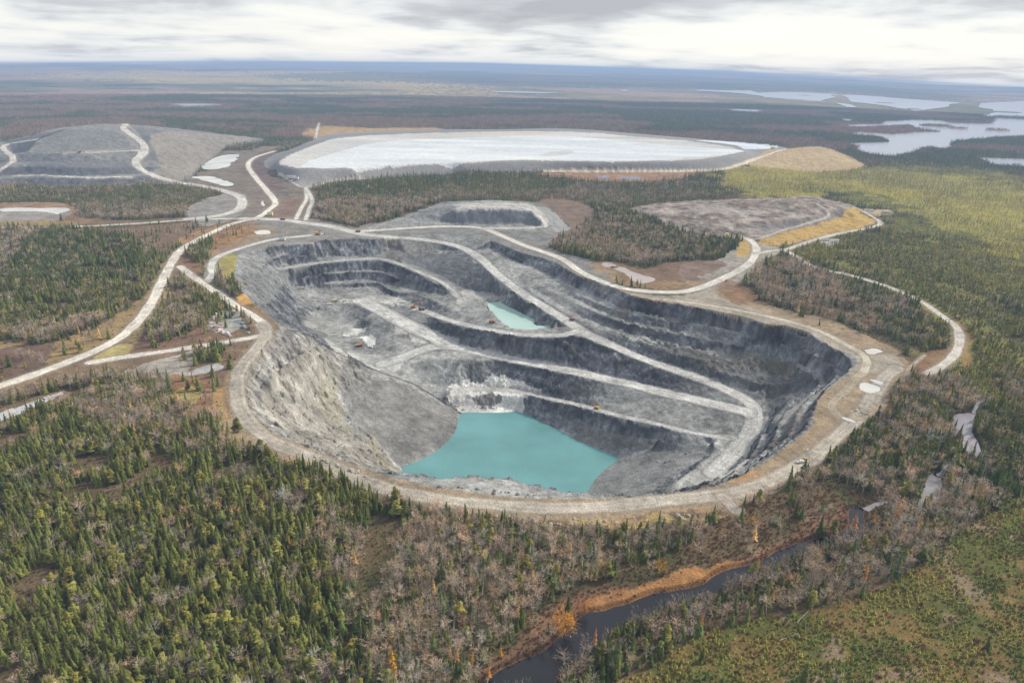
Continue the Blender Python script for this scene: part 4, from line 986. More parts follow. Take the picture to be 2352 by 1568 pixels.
KINDS = {
 'spruce': [conifer(s, 14, 8, r_, .08) for s, r_ in ((1, .15), (2, .18), (3, .13), (4, .21))],
 'pine': [conifer(s, 10, 8, r_, .22, 'round', 1.25) for s, r_ in ((11, .23), (12, .27), (13, .2))],
 'larch': [conifer(s, 13, 6, r_, .12, 'larch', .7) for s, r_ in ((21, .15), (22, .17))],
 'maple': [bare(s, sp_, st_, 11, 9) for s, sp_, st_ in ((31, .26, .28), (32, .2, .35), (33, .3, .22))],
 'aspen': [aspen(s) for s in (36, 37)],
 'birch': [bare(s, .14, .42, 9, 7, PALEBARK) for s in (41, 42)],
 'snag': [snag(s) for s in (51, 52)],
 'shrub': [shrub(s) for s in (61, 62)],
 'sapling': [conifer(s, 6, 6, r_, .0, 'cone', 1.3) for s, r_ in ((71, .30), (72, .38))],
}
FAR = {
 'spruce': [conifer(s, 5, 5, r_, .05, 'cone', 1.6) for s, r_ in ((81, .17), (82, .2))],
 'maple': [bare(s, .24, .3, 5, 4, BARK, w=.011) for s in (83, 84)],
}
def whole(tc, name):
    t, c = tc; m_ = MB(); m_.v = t.v+c.v; m_.f = t.f+[tuple(i+len(t.v) for i in f) for f in c.f]; m_.c = t.c+c.c
    return m_.mesh(name, FOL)
def clump(seed, kind):
    rs = np.random.default_rng(seed); m_ = MB()
    for k in range(9):
        src = FAR['spruce' if rs.random() < kind else 'maple'][k % 2]; s = rs.uniform(.75, 1.25); ox, oy = rs.uniform(-1.05, 1.05, 2)
        off = len(m_.v); tt = rs.uniform(.8, 1.2)
        for part in src:
            o2 = len(m_.v); m_.v += [(x*s+ox, y*s+oy, z*s) for x, y, z in part.v]; m_.f += [tuple(i+o2 for i in f) for f in part.f]
            m_.c += [(a*tt, b*tt, c_*tt, d) for a, b, c_, d in part.c]
    return m_
# order of the variants used by the scatters
VAR = []; SLOT = {}
protos = bpy.data.collections.new('tree_kinds')
def addvar(key, me):
    o = bpy.data.objects.new('kind_%03d' % len(VAR), me); protos.objects.link(o); SLOT.setdefault(key, []).append(len(VAR)); VAR.append(o)
WH = {}
for k_, lst in KINDS.items():
    for tc in lst: addvar(k_, whole(tc, k_))
for k_, lst in FAR.items():
    for tc in lst: addvar('far_'+k_, whole(tc, 'far_'+k_))
for i in range(3): addvar('clump_green', clump(100+i, .85).mesh('clump', FOL))
for i in range(3): addvar('clump_mixed', clump(110+i, .45).mesh('clump', FOL))
def scatter(name, P, rot, scl, var, tint, label, cat):
    me = bpy.data.meshes.new(name); n = len(P)
    me.vertices.add(n); me.vertices.foreach_set('co', P.astype(np.float32).ravel())
    a = me.attributes.new('rot', 'FLOAT_VECTOR', 'POINT'); a.data.foreach_set('vector', rot.astype(np.float32).ravel())
    a = me.attributes.new('scl', 'FLOAT_VECTOR', 'POINT'); a.data.foreach_set('vector', scl.astype(np.float32).ravel())
    a = me.attributes.new('var', 'INT', 'POINT'); a.data.foreach_set('value', var.astype(np.int32))
    a = me.attributes.new('tint', 'FLOAT_COLOR', 'POINT'); a.data.foreach_set('color', np.c_[tint, np.ones(n)].astype(np.float32).ravel())
    o = bpy.data.objects.new(name, me); COL.objects.link(o)
    ng = bpy.data.node_groups.new(name, 'GeometryNodeTree'); ng.is_modifier = True
    ng.interface.new_socket('Geometry', in_out='INPUT', socket_type='NodeSocketGeometry'); ng.interface.new_socket('Geometry', in_out='OUTPUT', socket_type='NodeSocketGeometry')
    N = ng.nodes.new; L = ng.links.new
    gi = N('NodeGroupInput'); go = N('NodeGroupOutput'); ip = N('GeometryNodeInstanceOnPoints'); ci = N('GeometryNodeCollectionInfo')
    ci.inputs['Collection'].default_value = protos; ci.inputs['Separate Children'].default_value = True; ci.inputs['Reset Children'].default_value = True
    def na(nm, dt):
        x = N('GeometryNodeInputNamedAttribute'); x.data_type = dt; x.inputs['Name'].default_value = nm; return x.outputs[0]
    L(gi.outputs[0], ip.inputs['Points']); L(ci.outputs[0], ip.inputs['Instance']); ip.inputs['Pick Instance'].default_value = True
    L(na('var', 'INT'), ip.inputs['Instance Index']); L(na('rot', 'FLOAT_VECTOR'), ip.inputs['Rotation']); L(na('scl', 'FLOAT_VECTOR'), ip.inputs['Scale'])
    L(ip.outputs[0], go.inputs[0])
    md = o.modifiers.new('trees', 'NODES'); md.node_group = ng
    o['kind'] = 'stuff'; o['label'] = label; o['category'] = cat
    return o
# zones of growth (sighted outlines)
Z_MEADOW = hpoly([(1090,1590),(1150,1500),(1260,1390),(1400,1330),(1550,1270),(1640,1200),(1700,1175),(1800,1130),(1900,1110),(2030,1150),(2020,1240),(1940,1265),(1850,1290),(1740,1345),(1640,1385),(1530,1410),(1440,1445),(1370,1500),(1290,1590)])
Z_ORANGE = hpoly([(1350,1410),(1330,1385),(1420,1355),(1520,1325),(1640,1290),(1700,1285),(1700,1300),(1600,1345),(1500,1368),(1400,1402)])
Z_LIT2 = hpoly([(2200,520),(2400,520),(2400,620),(2300,600)])  # sunlit patch, painted as yellower tree tints
Z_BARE = [hpoly(p) for p in (
 [(720,520),(740,470),(800,455),(950,455),(1100,440),(1300,430),(1420,440),(1450,480),(1380,470),(1200,455),(1050,460),(980,475),(880,505),(820,525)],
 [(1640,640),(1740,600),(1900,640),(1960,700),(2000,780),(1900,745),(1750,690)],[(1800,640),(1960,700),(2060,800),(1980,770),(1880,730)],
 [(1260,540),(1380,520),(1420,560),(1600,600),(1640,620),(1560,640),(1400,600),(1280,570)],
 [(-50,790),(120,720),(330,700),(380,640),(360,740),(240,800),(60,850),(-50,860)], [(-50,550),(150,540),(100,620),(-50,660)],
 [(220,880),(380,860),(420,1000),(300,1100),(150,1050)], [(-50,880),(140,860),(250,900),(60,960),(-50,1000)],
 [(900,1160),(1250,1200),(1640,1200),(1560,1290),(1300,1420),(1150,1560),(900,1560),(760,1350),(700,1230)],
 [(1850,1080),(2000,1100),(2250,1100),(2300,1200),(2100,1330),(1900,1380),(1750,1350),(1950,1250),(1980,1160)],
 [(2100,860),(2300,850),(2400,900),(2400,1000),(2200,950)], [(130,470),(350,480),(540,470),(400,500),(180,510)], [(560,400),(640,360),(660,440),(600,440)])]
Z_GREEN = [hpoly(p) for p in ([(740,1060),(900,1140),(950,1200),(860,1250),(620,1130),(560,1080)], [(0,980),(300,1000),(600,1150),(760,1300),(800,1568),(0,1568)], [(740,420),(1000,400),(1300,410),(1280,440),(1000,445),(780,460)], [(100,540),(350,540),(370,600),(300,720),(0,740),(0,640)], [(2050,640),(2352,640),(2352,830),(2240,860)], [(2220,960),(2400,940),(2400,1150),(2300,1130)])]
CLEARP = [hpoly(c[0], 3) for c in COVER if c[4]]+[t.poly[:, :2] for t in TINS]
WOB = [c[3] for c in COVER if c[4]]+[0]*len(TINS)
ROADW = [(hline(p, 8), w) for p, w, c in ROADS]
SPARSE = [  # open ground that still carries single trees and bushes
 hpoly([(380,640),(460,650),(560,720),(480,770),(380,800),(330,770)]), hpoly([(150,525),(560,505),(520,560),(380,600)]), hpoly([(400,800),(600,780),(530,860),(440,880),(400,840)]),
 hpoly([(1640,630),(1740,680),(1990,790),(2080,850),(2000,800),(1800,720)]), hpoly([(0,790),(320,690),(340,740),(0,880)]), hpoly([(380,870),(520,880),(540,980),(640,1060),(560,1060),(440,960)])]
WOODS = [hpoly(p) for p in ([(386,662),(417,642),(437,649),(487,672),(537,703),(544,713),(504,719),(480,733),(470,746),(437,763),(386,783),(353,787),(336,770),(363,729)],[(484,639),(505,625),(537,665),(530,676),(500,660)],[(551,716),(575,722),(600,752),(585,760),(560,735)],[(450,790),(500,785),(515,800),(500,830),(455,825)],[(430,560),(470,540),(490,560),(465,600),(440,600)],[(640,340),(720,315),(700,330),(640,352)])]
CAST = hpoly([(400,640),(500,690),(560,720),(545,705),(470,760),(380,790),(350,740),(395,680)])
def grid_pts(r0_, r1_, sp, az=49):
    n = r1_/sp; out = []
    g = np.arange(-r1_*math.sin(math.radians(az))-sp, r1_*math.sin(math.radians(az))+sp, sp); gy = np.arange(0, r1_+sp, sp)
    x, y = np.meshgrid(g, gy); x = x.ravel(); y = y.ravel()
    x = x+rng.uniform(-.5, .5, len(x))*sp*.95; y = y+rng.uniform(-.5, .5, len(y))*sp*.95
    r_ = np.hypot(x, y); a = np.degrees(np.abs(np.arctan2(x, y)))
    k = (r_ >= r0_) & (r_ < r1_) & (a < az)
    return x[k], y[k]
def near_isl(x, y):
    q = np.zeros(len(x), bool)
    for (q_, a_, b_) in ISLW: q |= ((x-q_[0])/a_)**2+((y-q_[1])/(b_*3))**2 < .9
    return q
def allowed(x, y, mg):
    ok = np.ones(len(x), bool); sp = np.zeros(len(x), bool)
    w1 = fbm(x, y, 30, 3, 11)-.5; w2 = fbm(x, y, 30, 3, 23)-.5
    for P, wb in zip(CLEARP, WOB):
        k = max(1.0, np.median(np.hypot(P[:, 0], P[:, 1]))/900)
        ok &= ~inpoly(x+w1*wb*2.5*k, y+w2*wb*2.5*k, P)
    for P in SPARSE: sp |= inpoly(x, y, P)
    for P in WOODS: ok |= inpoly(x, y, P)
    inr = inpoly(x, y, rim[:, :2])
    sp &= ~inr
    for t in TINS: sp &= ~(t.at(x, y, t.M) > .5)
    for P in WATER:
        kk = max(np.median(np.hypot(P[:, 0], P[:, 1]))/1000, .5)
        far_ = mg*kk
        q = inpoly(x, y, P)
        # keep the line of sight over the near shore of the distant lakes
        sh = far_*1.0; rr_ = np.hypot(x, y)+1e-6
        for (q_, a_, b_) in ISLW: q &= ~(((x-q_[0])/a_)**2+((y-q_[1])/(b_*3))**2 < .9)
        if kk < 1.2: pass
        for s_ in ((.5, 1.0) if kk < 2.5 else (.6,)): q |= ~near_isl(x, y) & inpoly(x*(1+sh*s_/rr_), y*(1+sh*s_/rr_), P)
        ok &= ~q; sp &= ~q
    for P, w in ROADW:
        D = dline(x, y, P, w+8); ok &= D > w*.5+4; sp &= D > w*.5+2
        rr_ = np.hypot(x, y)+1e-6
        for s_ in (6, 13):                       # verge kept low on the viewer's side of the road
            k_ = 1+s_/900; D = dline(x*k_, y*k_, P, w); ok &= D > w*.5+1
    return ok, sp
def near_any(x, y, polys):
    q = np.zeros(len(x), bool)
    for P in polys: q |= inpoly(x, y, P)
    return q
TINT = {'spruce': lin(72,82,42), 'pine': lin(96,94,48), 'larch': lin(172,136,84), 'maple': lin(166,150,132), 'birch': lin(176,154,134), 'snag': lin(184,176,160), 'shrub': lin(142,110,84), 'sapling': lin(98,104,48)}
ORDER = ['spruce', 'pine', 'larch', 'maple', 'birch', 'snag', 'shrub', 'sapling']
HGT = {'spruce': (5.5, 15.5), 'pine': (7, 13), 'larch': (9, 14), 'maple': (8, 13), 'birch': (9, 14), 'snag': (6, 13), 'shrub': (1.5, 3.4), 'sapling': (1.4, 3.6)}
def grow(x, y, open_):
    n = len(x); g = fbm(x, y, 70, 4, 401); g2 = fbm(x, y, 26, 3, 409)
    pr = np.zeros((n, 8))
    con = ss(.40, .58, g*.6+g2*.4)[:, None]
    pr[:] = con*np.array([.68, .10, .004, .08, .03, .04, .06, .0])+(1-con)*np.array([.36, .06, .006, .26, .11, .08, .12, .0])
    def put(q, p, mixk=1.0): pr[q] = pr[q]*(1-mixk)+np.array(p)*mixk
    put(near_any(x, y, Z_BARE), [.18, .03, .010, .38, .16, .10, .15, 0], .8)
    put(near_any(x, y, Z_GREEN), [.76, .11, .003, .045, .02, .025, .04, 0], .82)
    xw = x+(fbm(x, y, 30, 3, 11)-.5)*140; yw = y+(fbm(x, y, 30, 3, 23)-.5)*180+(fbm(x, y, 110, 3, 25)-.5)*160
    yg = inpoly(xw, yw, Z_YOUNG) | inpoly(xw, yw, Z_LIT); put(yg, [.55, .22, .01, .10, .03, .0, .02, .07], .9)
    me_ = inpoly(x, y, Z_MEADOW); put(me_, [.03, .01, .004, .05, .02, .02, .84, 0])
    rg = inpoly(x, y, Z_REGROW); put(rg, [.006, .0, .0, .003, .0, .002, .18, .80])
    put(open_, [.22, .02, .006, .12, .05, .03, .45, .05])
    cs = np.cumsum(pr/pr.sum(1, keepdims=True), 1); kind = (rng.random(n)[:, None] > cs).sum(1)
    kind = np.minimum(kind, 7)
    h = np.zeros(n)
    for i, k_ in enumerate(ORDER):
        q = kind == i; a, b = HGT[k_]; h[q] = rng.uniform(a, b, q.sum())*rng.uniform(.85, 1.12, q.sum())
    stand = fbm(x, y, 120, 2, 431); h *= .70+.45*stand
    h[yg] *= .62
    tint = np.array([TINT[k_] for k_ in ORDER])[kind]
    v = rng.uniform(.62, 1.5, n)[:, None]; tint = tint*v*1.5
    hue = rng.normal(0, .09, n); tint[:, 0] *= 1+hue; tint[:, 2] *= 1-hue
    lit = inpoly(xw, yw, Z_LIT) | inpoly(xw, yw, Z_LIT2)
    gl = (kind == 0) | (kind == 1) | (kind == 7)
    sunp = ss(.45, .6, fbm(x, y, 160, 3, 443))
    warm = (yg*.5+lit*.9)[:, None]*(.4+.6*sunp[:, None]); q = gl
    tint[q] = tint[q]*(1-warm[q])+(lin(190,180,84)*v[q])*warm[q]  # sunlit patches painted into the tints as warmer yellow-green
    wg = (fbm(x, y, 140, 3, 451) > .52)[:, None]*.35*gl[:, None]
    tint = tint*(1-wg)+lin(128,126,62)*v*wg
    return kind, h, tint
def lay(x, y, h, kind, tilt=.05):
    n = len(x); r_ = np.hypot(x, y)
    z = Hq(x, y)+hummock(x, y)*ss(5000, 2500, r_)-.15
    rot = np.stack([rng.normal(0, tilt, n), rng.normal(0, tilt, n), rng.uniform(0, 6.28, n)], 1)
    wd = rng.uniform(.85, 1.2, n); scl = np.stack([h*wd, h*wd, h], 1)
    return np.stack([x, y, z], 1), rot, scl
sets = []
for (ra, rb, sp, far) in ((170, 760, 3.0, 0), (760, 1300, 3.7, 0), (1300, 2300, 5.0, 1)):
    x, y = grid_pts(ra, rb, sp)
    ok, spz = allowed(x, y, 3)
    thin = rng.random(len(x))
    op = spz & ~ok & (thin < .10)
    k = (ok & ((thin < .93) | ~inpoly(x, y, Z_REGROW))) | op
    me_ = inpoly(x, y, Z_MEADOW); k &= ~(me_ & (thin > .45)); k &= ~(inpoly(x, y, Z_ORANGE))
    gap = fbm(x, y, 34, 3, 471); gp_ = (gap < .31) & ~op; k &= ~(gp_ & (thin > .75))
    x = x[k]; y = y[k]; op = op[k]; gp_ = gp_[k]
    kind, h, tint = grow(x, y, op)
    kind[gp_] = 6; h[gp_] = rng.uniform(.9, 2.4, gp_.sum()); tint[gp_] = lin(150,122,92)*rng.uniform(.7, 1.3, gp_.sum())[:, None]
    sets.append((x, y, kind, h, tint, far, ra))
# denser carpet of saplings in the regrowth and shrubs in the meadow
x, y = grid_pts(170, 560, 1.7); q = inpoly(x, y, Z_REGROW) & (fbm(x, y, 12, 3, 481) > .40); x = x[q]; y = y[q]
kind = np.where(rng.random(len(x)) < .8, 7, 6); h = rng.uniform(.9, 2.9, len(x))*rng.uniform(.7, 1.2, len(x)); v = rng.uniform(.75, 1.5, len(x))[:, None]*1.25
gg = ss(.4, .6, fbm(x, y, 18, 3, 483))[:, None]
tint = np.where((kind == 7)[:, None], lin(84,98,44)*gg+lin(128,122,58)*(1-gg), lin(136,110,80))*v
sets.append((x, y, kind, h, tint, 0, 999))
x, y = grid_pts(170, 700, 1.9); q = inpoly(x, y, Z_MEADOW) & (rng.random(len(x)) < .6)
w_ = np.zeros(len(x), bool)
for P in WATER: w_ |= inpoly(x, y, P)
q &= ~w_; x = x[q]; y = y[q]; orr = inpoly(x+(fbm(x, y, 9, 3, 491)-.5)*16, y+(fbm(x, y, 9, 3, 492)-.5)*16, Z_ORANGE)
kind = np.full(len(x), 6); h = np.where(orr, rng.uniform(.35, 1.0, len(x))*(1+1.2*(rng.random(len(x)) < .06)), rng.uniform(.9, 2.4, len(x)))
v = rng.uniform(.75, 1.25, len(x))[:, None]; tint = np.where(orr[:, None], lin(166,126,84), lin(150,120,96))*v*1.15
sets.append((x, y, kind, h, tint, 0, 998))
# tall fringe along the right bank of the stream
bk = hline([(1290,1548),(1345,1505),(1400,1470),(1470,1428),(1560,1396),(1640,1372),(1720,1335),(1790,1300),(1850,1272),(1905,1262),(1990,1225)], 3)[:, :2]
x = np.repeat(bk[:, 0], 3)+rng.normal(0, 3.5, len(bk)*3); y = np.repeat(bk[:, 1], 3)-np.abs(rng.normal(0, 5, len(bk)*3))-1.0
w_ = np.zeros(len(x), bool)
for P in WATER: w_ |= inpoly(x, y, P)
x = x[~w_]; y = y[~w_]; kind, h, tint = grow(x, y, np.zeros(len(x), bool)); kind = np.where(kind == 6, np.where(rng.random(len(x)) < .5, 3, 0), kind); h = np.maximum(h, rng.uniform(5, 11, len(x)))
tint = np.array([TINT[k_] for k_ in ORDER])[kind]*rng.uniform(.8, 1.7, len(x))[:, None]
sets.append((x, y, kind, h, tint, 0, 171))
# single golden trees read off the photograph: foot (sighted), height, hue
GOLD = [((1298,1462),15,(226,160,64),1.5),((1340,1408),8,(222,150,66),1.2),((1737,1318),13,(214,150,70),.9),((1518,1318),9,(214,170,70),1.2),((1385,1318),9,(206,170,90),1.3),((903,1548),17,(224,160,62),.8),((1050,1520),9,(212,146,70),.9),((1085,1530),10,(230,160,50),.7),((1150,1510),9,(220,156,60),.8),((1122,1555),8,(208,140,70),1.0),((1366,1478),11,(214,146,80),.8),((1400,1490),11,(220,150,66),.9),((1425,1470),8,(200,140,90),1.1),((2055,1200),15,(216,154,70),.9),((2105,1230),16,(190,140,90),1.1),((1960,1215),13,(196,140,90),1.1),((1985,1330),12,(220,156,62),1.1),((1880,1290),9,(226,160,60),1.1),((1930,1318),9,(206,146,80),1.0),((1725,1205),7,(214,166,80),1.3),((290,1560),8,(236,176,50),.7),((365,1555),8,(240,180,44),.8),((425,1535),8,(238,176,48),.8),((340,1520),6,(230,160,50),.5),((455,1500),6,(226,170,60),.8),((480,1240),6,(226,150,50),.7),((1610,1440),12,(200,140,84),.8),((2005,1200),11,(200,140,90),.8),((2070,950),9,(196,140,80),1.0),((2030,1070),10,(206,150,70),.8),((2150,1010),8,(196,150,80),.8),((2400-110,860),8,(206,150,90),1.2)]
gp = hit([g[0] for g in GOLD])
# ---- single trees near the viewer: objects; everything else: stuff
IND = {'aspen': 'aspen_tree', 'spruce': 'spruce_tree', 'pine': 'pine_tree', 'larch': 'larch_tree', 'maple': 'bare_maple', 'birch': 'bare_birch', 'snag': 'dead_tree'}
CATN = {'aspen': 'golden tree', 'spruce': 'spruce tree', 'pine': 'pine tree', 'larch': 'larch tree', 'maple': 'bare tree', 'birch': 'birch tree', 'snag': 'dead tree'}
PART = {}
for k_ in IND:
    PART[k_] = [(t.mesh(k_+'_trunk', FOL), c.mesh(k_+'_crown', FOL)) for t, c in KINDS[k_]]
ZONES = [('left', 'in the dense forest at the lower left', 'trees of the dense forest at the lower left'), ('mid', 'in the mixed wood below the pit rim', 'trees of the woodland below the pit rim'), ('right', 'in the woods right of the dark stream', 'trees of the woods right of the stream')]
DESC = {'spruce': 'dark green pointed spruce', 'pine': 'olive green broad pine', 'larch': 'golden autumn larch', 'maple': 'leafless grey-brown spreading tree', 'birch': 'leafless pale trunked birch', 'snag': 'dead grey tree with bare trunk'}
EXT = {'spruce': 'standing', 'pine': 'standing', 'larch': 'standing', 'maple': 'standing', 'birch': 'standing', 'snag': 'standing'}
TREECOL = bpy.data.collections.new('trees'); COL.children.link(TREECOL)
def tree_obj(k_, var, P, rot, scl, tint, label, group):
    o = bpy.data.objects.new(IND[k_], None); TREECOL.objects.link(o); o.empty_display_size = .2
    o.location = P; o.rotation_euler = rot; o.scale = scl
    o['label'] = label; o['category'] = CATN[k_]
    if group: o['group'] = group
    for me, nm in zip(PART[k_][var % len(PART[k_])], ('trunk', 'crown')):
        c = bpy.data.objects.new(nm, me); TREECOL.objects.link(c); c.parent = o; c['tint'] = [float(tint[0]), float(tint[1]), float(tint[2]), 1.0]
    return o
cand = {k_: [] for k_ in IND}
used = []
for si, (x, y, kind, h, tint, far, ra) in enumerate(sets):
    P, rot, scl = lay(x, y, h, kind)
    sets[si] = (x, y, kind, h, tint, far, ra, P, rot, scl); used.append(np.zeros(len(x), bool))
    if ra >= 760: continue
    top = P.copy(); top[:, 2] += h*.6; pp = proj(top); vis = (pp[:, 0] > 0) & (pp[:, 0] < W0) & (pp[:, 1] > 0) & (pp[:, 1] < H0-4)
    d = np.linalg.norm(P-C0, axis=1); size = h/d
    for ki, k_ in enumerate(ORDER):
        if k_ not in IND: continue
        for i in np.nonzero(vis & (kind == ki))[0]: cand[k_].append((-size[i], si, i, pp[i, 0], pp[i, 1]))
for k_ in IND:
    if k_ == 'aspen': continue
    cand[k_].sort(); lim = 300 if k_ != 'larch' else 60
    for (s_, si, i, px, py) in cand[k_][:lim]:
        x, y, kind, h, tint, far, ra, P, rot, scl = sets[si]; used[si][i] = True
        zi = 0 if px < 800 else (1 if px < 1180+max(0, (1500-py))*1.2 else 2)
        tree_obj(k_, i, P[i], rot[i], scl[i], tint[i], DESC[k_]+' '+ZONES[zi][1], DESC[k_].split()[-1]+' '+ZONES[zi][2])
GL = ['large rounded golden tree leaning over the dark stream bank','small orange-gold tree behind the large golden tree on the bank','pointed orange larch in front of the pale reach of the stream','bright yellow forked tree at the edge of the orange meadow','pale yellow bushy tree in the brush left of the orange meadow','tall golden larch at the bottom centre, tallest in the brown wood','short orange larch left of the dark stream at the bottom','very bright yellow slim larch among orange ones by the stream foot','golden larch right beside the lower bend of the stream','low orange tree at the bottom edge left of the stream','light orange larch on the right bank opposite the large golden tree','golden cone shaped larch on the right bank of the dark stream','pale orange airy tree at the water edge on the right bank','orange-topped tall larch right of the shining stream bend','wide pinkish-brown larch right of the shining stream bend','light brown larch left of the shining stream bend','golden tree low among the spruces under the stream bend','bright yellow crown overhanging the narrow stream','orange brown larch above the pale pool under the stream bend','yellow shrubby tree under the grass edge of the rim','yellow larch nearest the bottom left corner','bright yellow larch in the bottom left, second from the corner','brightest yellow larch among the lower left spruces','tiny yellow larch top in the lower left spruces','small yellow tree in the thinning lower left forest','single orange larch top high in the left forest','brown-orange larch standing before the stream beside spruces','slim orange larch near the two dark spruces in the meadow','orange larch in the wood north-east of the stream pools','yellow-brown larch in the wood right of the pit rim','faint golden tree in the wood near the upper stream pool','orange tree near the end of the curved gravel road']
for gi, (pt, hh, hue, wd) in enumerate(GOLD):
    k_ = 'larch' if wd < 1.15 else 'aspen'
    tree_obj(k_, gi, gp[gi]+[0, 0, -.2], (0, 0, gi*1.7), (hh*wd*(1.0 if k_ == 'larch' else .95), hh*wd*(1.0 if k_ == 'larch' else .95), hh), lin(*hue)*.85, GL[gi], None)
NMS = {171: ('forest', 'tall mixed fringe of trees on the right bank of the stream', 'forest'), 170: ('forest', 'mixed autumn forest of spruces and bare trees around the quarry', 'forest'), 760: ('forest', 'belt of mixed forest beyond and beside the pit', 'forest'), 1300: ('forest', 'farther mixed forest between the waste heaps and the tailings', 'forest'), 999: ('young_growth', 'low green regrowth of young spruces at the lower right', 'undergrowth'), 998: ('meadow_brush', 'brown and orange brush along the stream banks', 'brush')}
for si, (x, y, kind, h, tint, far, ra, P, rot, scl) in enumerate(sets):
    q = ~used[si]
    var = np.zeros(len(x), int); rnd = rng.integers(0, 1000, len(x))
    for ki, k_ in enumerate(ORDER):
        key = k_
        if far: key = 'far_spruce' if k_ in ('spruce', 'pine', 'larch', 'sapling') else 'far_maple'
        sl = np.array(SLOT[key]); m_ = kind == ki; var[m_] = sl[rnd[m_] % len(sl)]
    nm, lb, ct = NMS[ra]
    scatter(nm, P[q], rot[q], scl[q], var[q], tint[q], lb, ct)
# distant forest in clumps
x, y = grid_pts(2300, 5200, 17)
ok, _ = allowed(x, y, 6); x = x[ok]; y = y[ok]; n = len(x); r_ = np.hypot(x, y)
g = fbm(x*.6, y, 240, 4, 61); mixed = g < .5
h = rng.uniform(8, 12, n); v = rng.uniform(.75, 1.25, n)[:, None]
tint = np.where(mixed[:, None], lin(158,134,116), lin(100,108,74))*v*1.25
lit = inpoly(x, y, Z_LIT); tint[lit] = lin(168,164,80)*v[lit]  # sunlight painted into the clump tint
sl = np.where(mixed, np.array(SLOT['clump_mixed'])[rng.integers(0, 3, n)], np.array(SLOT['clump_green'])[rng.integers(0, 3, n)])
P = np.stack([x, y, Hq(x, y)-.2], 1)
scatter('forest', P, np.stack([np.zeros(n), np.zeros(n), rng.uniform(0, 6.28, n)], 1), np.stack([h, h, h], 1), sl, tint, 'distant forest reaching back towards the lakes', 'forest')
print('TREES', [int((~u).sum()) for u in used], n)
# ------------------------------------------------------------------ machines, buildings and small things
def paint_mat(name, rgb, rough=.5, dirt=.35, spec=.4):
    mt, nt, b = new_mat(name, rough, spec)
    N = nt.nodes.new; L = nt.links.new
    tc = N('ShaderNodeTexCoord'); n = N('ShaderNodeTexNoise'); n.inputs['Scale'].default_value = 1.3; n.inputs['Detail'].default_value = 5
    L(tc.outputs['Object'], n.inputs['Vector'])
    mx = N('ShaderNodeMix'); mx.data_type = 'RGBA'; mx.inputs['A'].default_value = (*rgb, 1); mx.inputs['B'].default_value = (*lin(150,140,124), 1)
    r = N('ShaderNodeMapRange'); r.inputs[1].default_value = .45; r.inputs[2].default_value = .75; r.inputs[4].default_value = dirt; L(n.outputs['Fac'], r.inputs[0]); L(r.outputs[0], mx.inputs[0])
    L(mx.outputs['Result'], b.inputs['Base Color']); return mt
M = {'yellow': paint_mat('yellow_paint', lin(222,170,60)), 'orange': paint_mat('orange_paint', lin(190,122,78)), 'white': paint_mat('white_paint', lin(232,232,226), dirt=.15), 'rust': paint_mat('rust_steel', lin(142,92,70)),
     'dark': paint_mat('dark_steel', lin(64,62,62)), 'tyre': paint_mat('tyre_rubber', lin(38,38,38), .9, .3), 'glass': paint_mat('cab_glass', lin(40,52,60), .1, .05, .8), 'grey': paint_mat('grey_metal', lin(150,152,154)),
     'cream': paint_mat('cream_paint', lin(236,222,150), dirt=.1), 'core': paint_mat('core_box', lin(214,220,224), dirt=.25), 'pink': paint_mat('pink_plastic', lin(232,206,196), dirt=.3), 'blue': paint_mat('blue_plastic', lin(150,190,205), dirt=.2),
     'rock': paint_mat('boulder_rock', lin(186,178,164), .95, .5, .1), 'darkrock': paint_mat('dark_boulder', lin(120,116,112), .95, .5, .1), 'wood': paint_mat('weathered_wood', lin(178,160,138), .9, .3, .1), 'load': paint_mat('rock_load', lin(124,120,116), .95, .5, .1)}
import bmesh
class Part:
    def __init__(s): s.bm = bmesh.new()
    def box(s, x0, x1, y0, y1, z0, z1, taper=0, top=None, bev=.04):
        v = []
        for z, k in ((z0, 0), (z1, taper)):
            if z == z1 and top: a0, a1, b0, b1 = top
            else: a0, a1, b0, b1 = x0+k, x1-k, y0+k, y1-k
            v += [s.bm.verts.new(c) for c in ((a0, b0, z), (a1, b0, z), (a1, b1, z), (a0, b1, z))]
        fs = [s.bm.faces.new([v[i] for i in f]) for f in ((3, 2, 1, 0), (4, 5, 6, 7), (0, 1, 5, 4), (1, 2, 6, 5), (2, 3, 7, 6), (3, 0, 4, 7))]
        if bev:
            es = list({e for f in fs for e in f.edges}); bmesh.ops.bevel(s.bm, geom=es, offset=bev, segments=1, affect='EDGES')
        return s
    def rod(s, p, q, r, n=10, r2=None):
        p = Vector(p); q = Vector(q); d = q-p; rot = d.to_track_quat('Z', 'Y').to_matrix().to_4x4()
        bmesh.ops.create_cone(s.bm, cap_ends=True, segments=n, radius1=r, radius2=r if r2 is None else r2, depth=d.length, matrix=Matrix.Translation((p+q)/2)@rot); return s
    def beam(s, p, q, w, h):
        p = Vector(p); q = Vector(q); d = q-p; rot = d.to_track_quat('X', 'Z').to_matrix().to_4x4()
        bmesh.ops.create_cube(s.bm, size=1, matrix=Matrix.Translation((p+q)/2)@rot@Matrix.Diagonal((d.length, w, h, 1))); return s
    def done(s, name, mat, parent, label=None):
        me = bpy.data.meshes.new(name); s.bm.to_mesh(me); s.bm.free(); me.materials.append(mat)
        o = bpy.data.objects.new(name, me); COL.objects.link(o)
        if parent: o.parent = parent
        if label: o['label'] = label
        return o
def thing(name, label, cat, group=None):
    o = bpy.data.objects.new(name, None); COL.objects.link(o); o.empty_display_size = .5
    o['label'] = label; o['category'] = cat
    if group: o['group'] = group
    return o
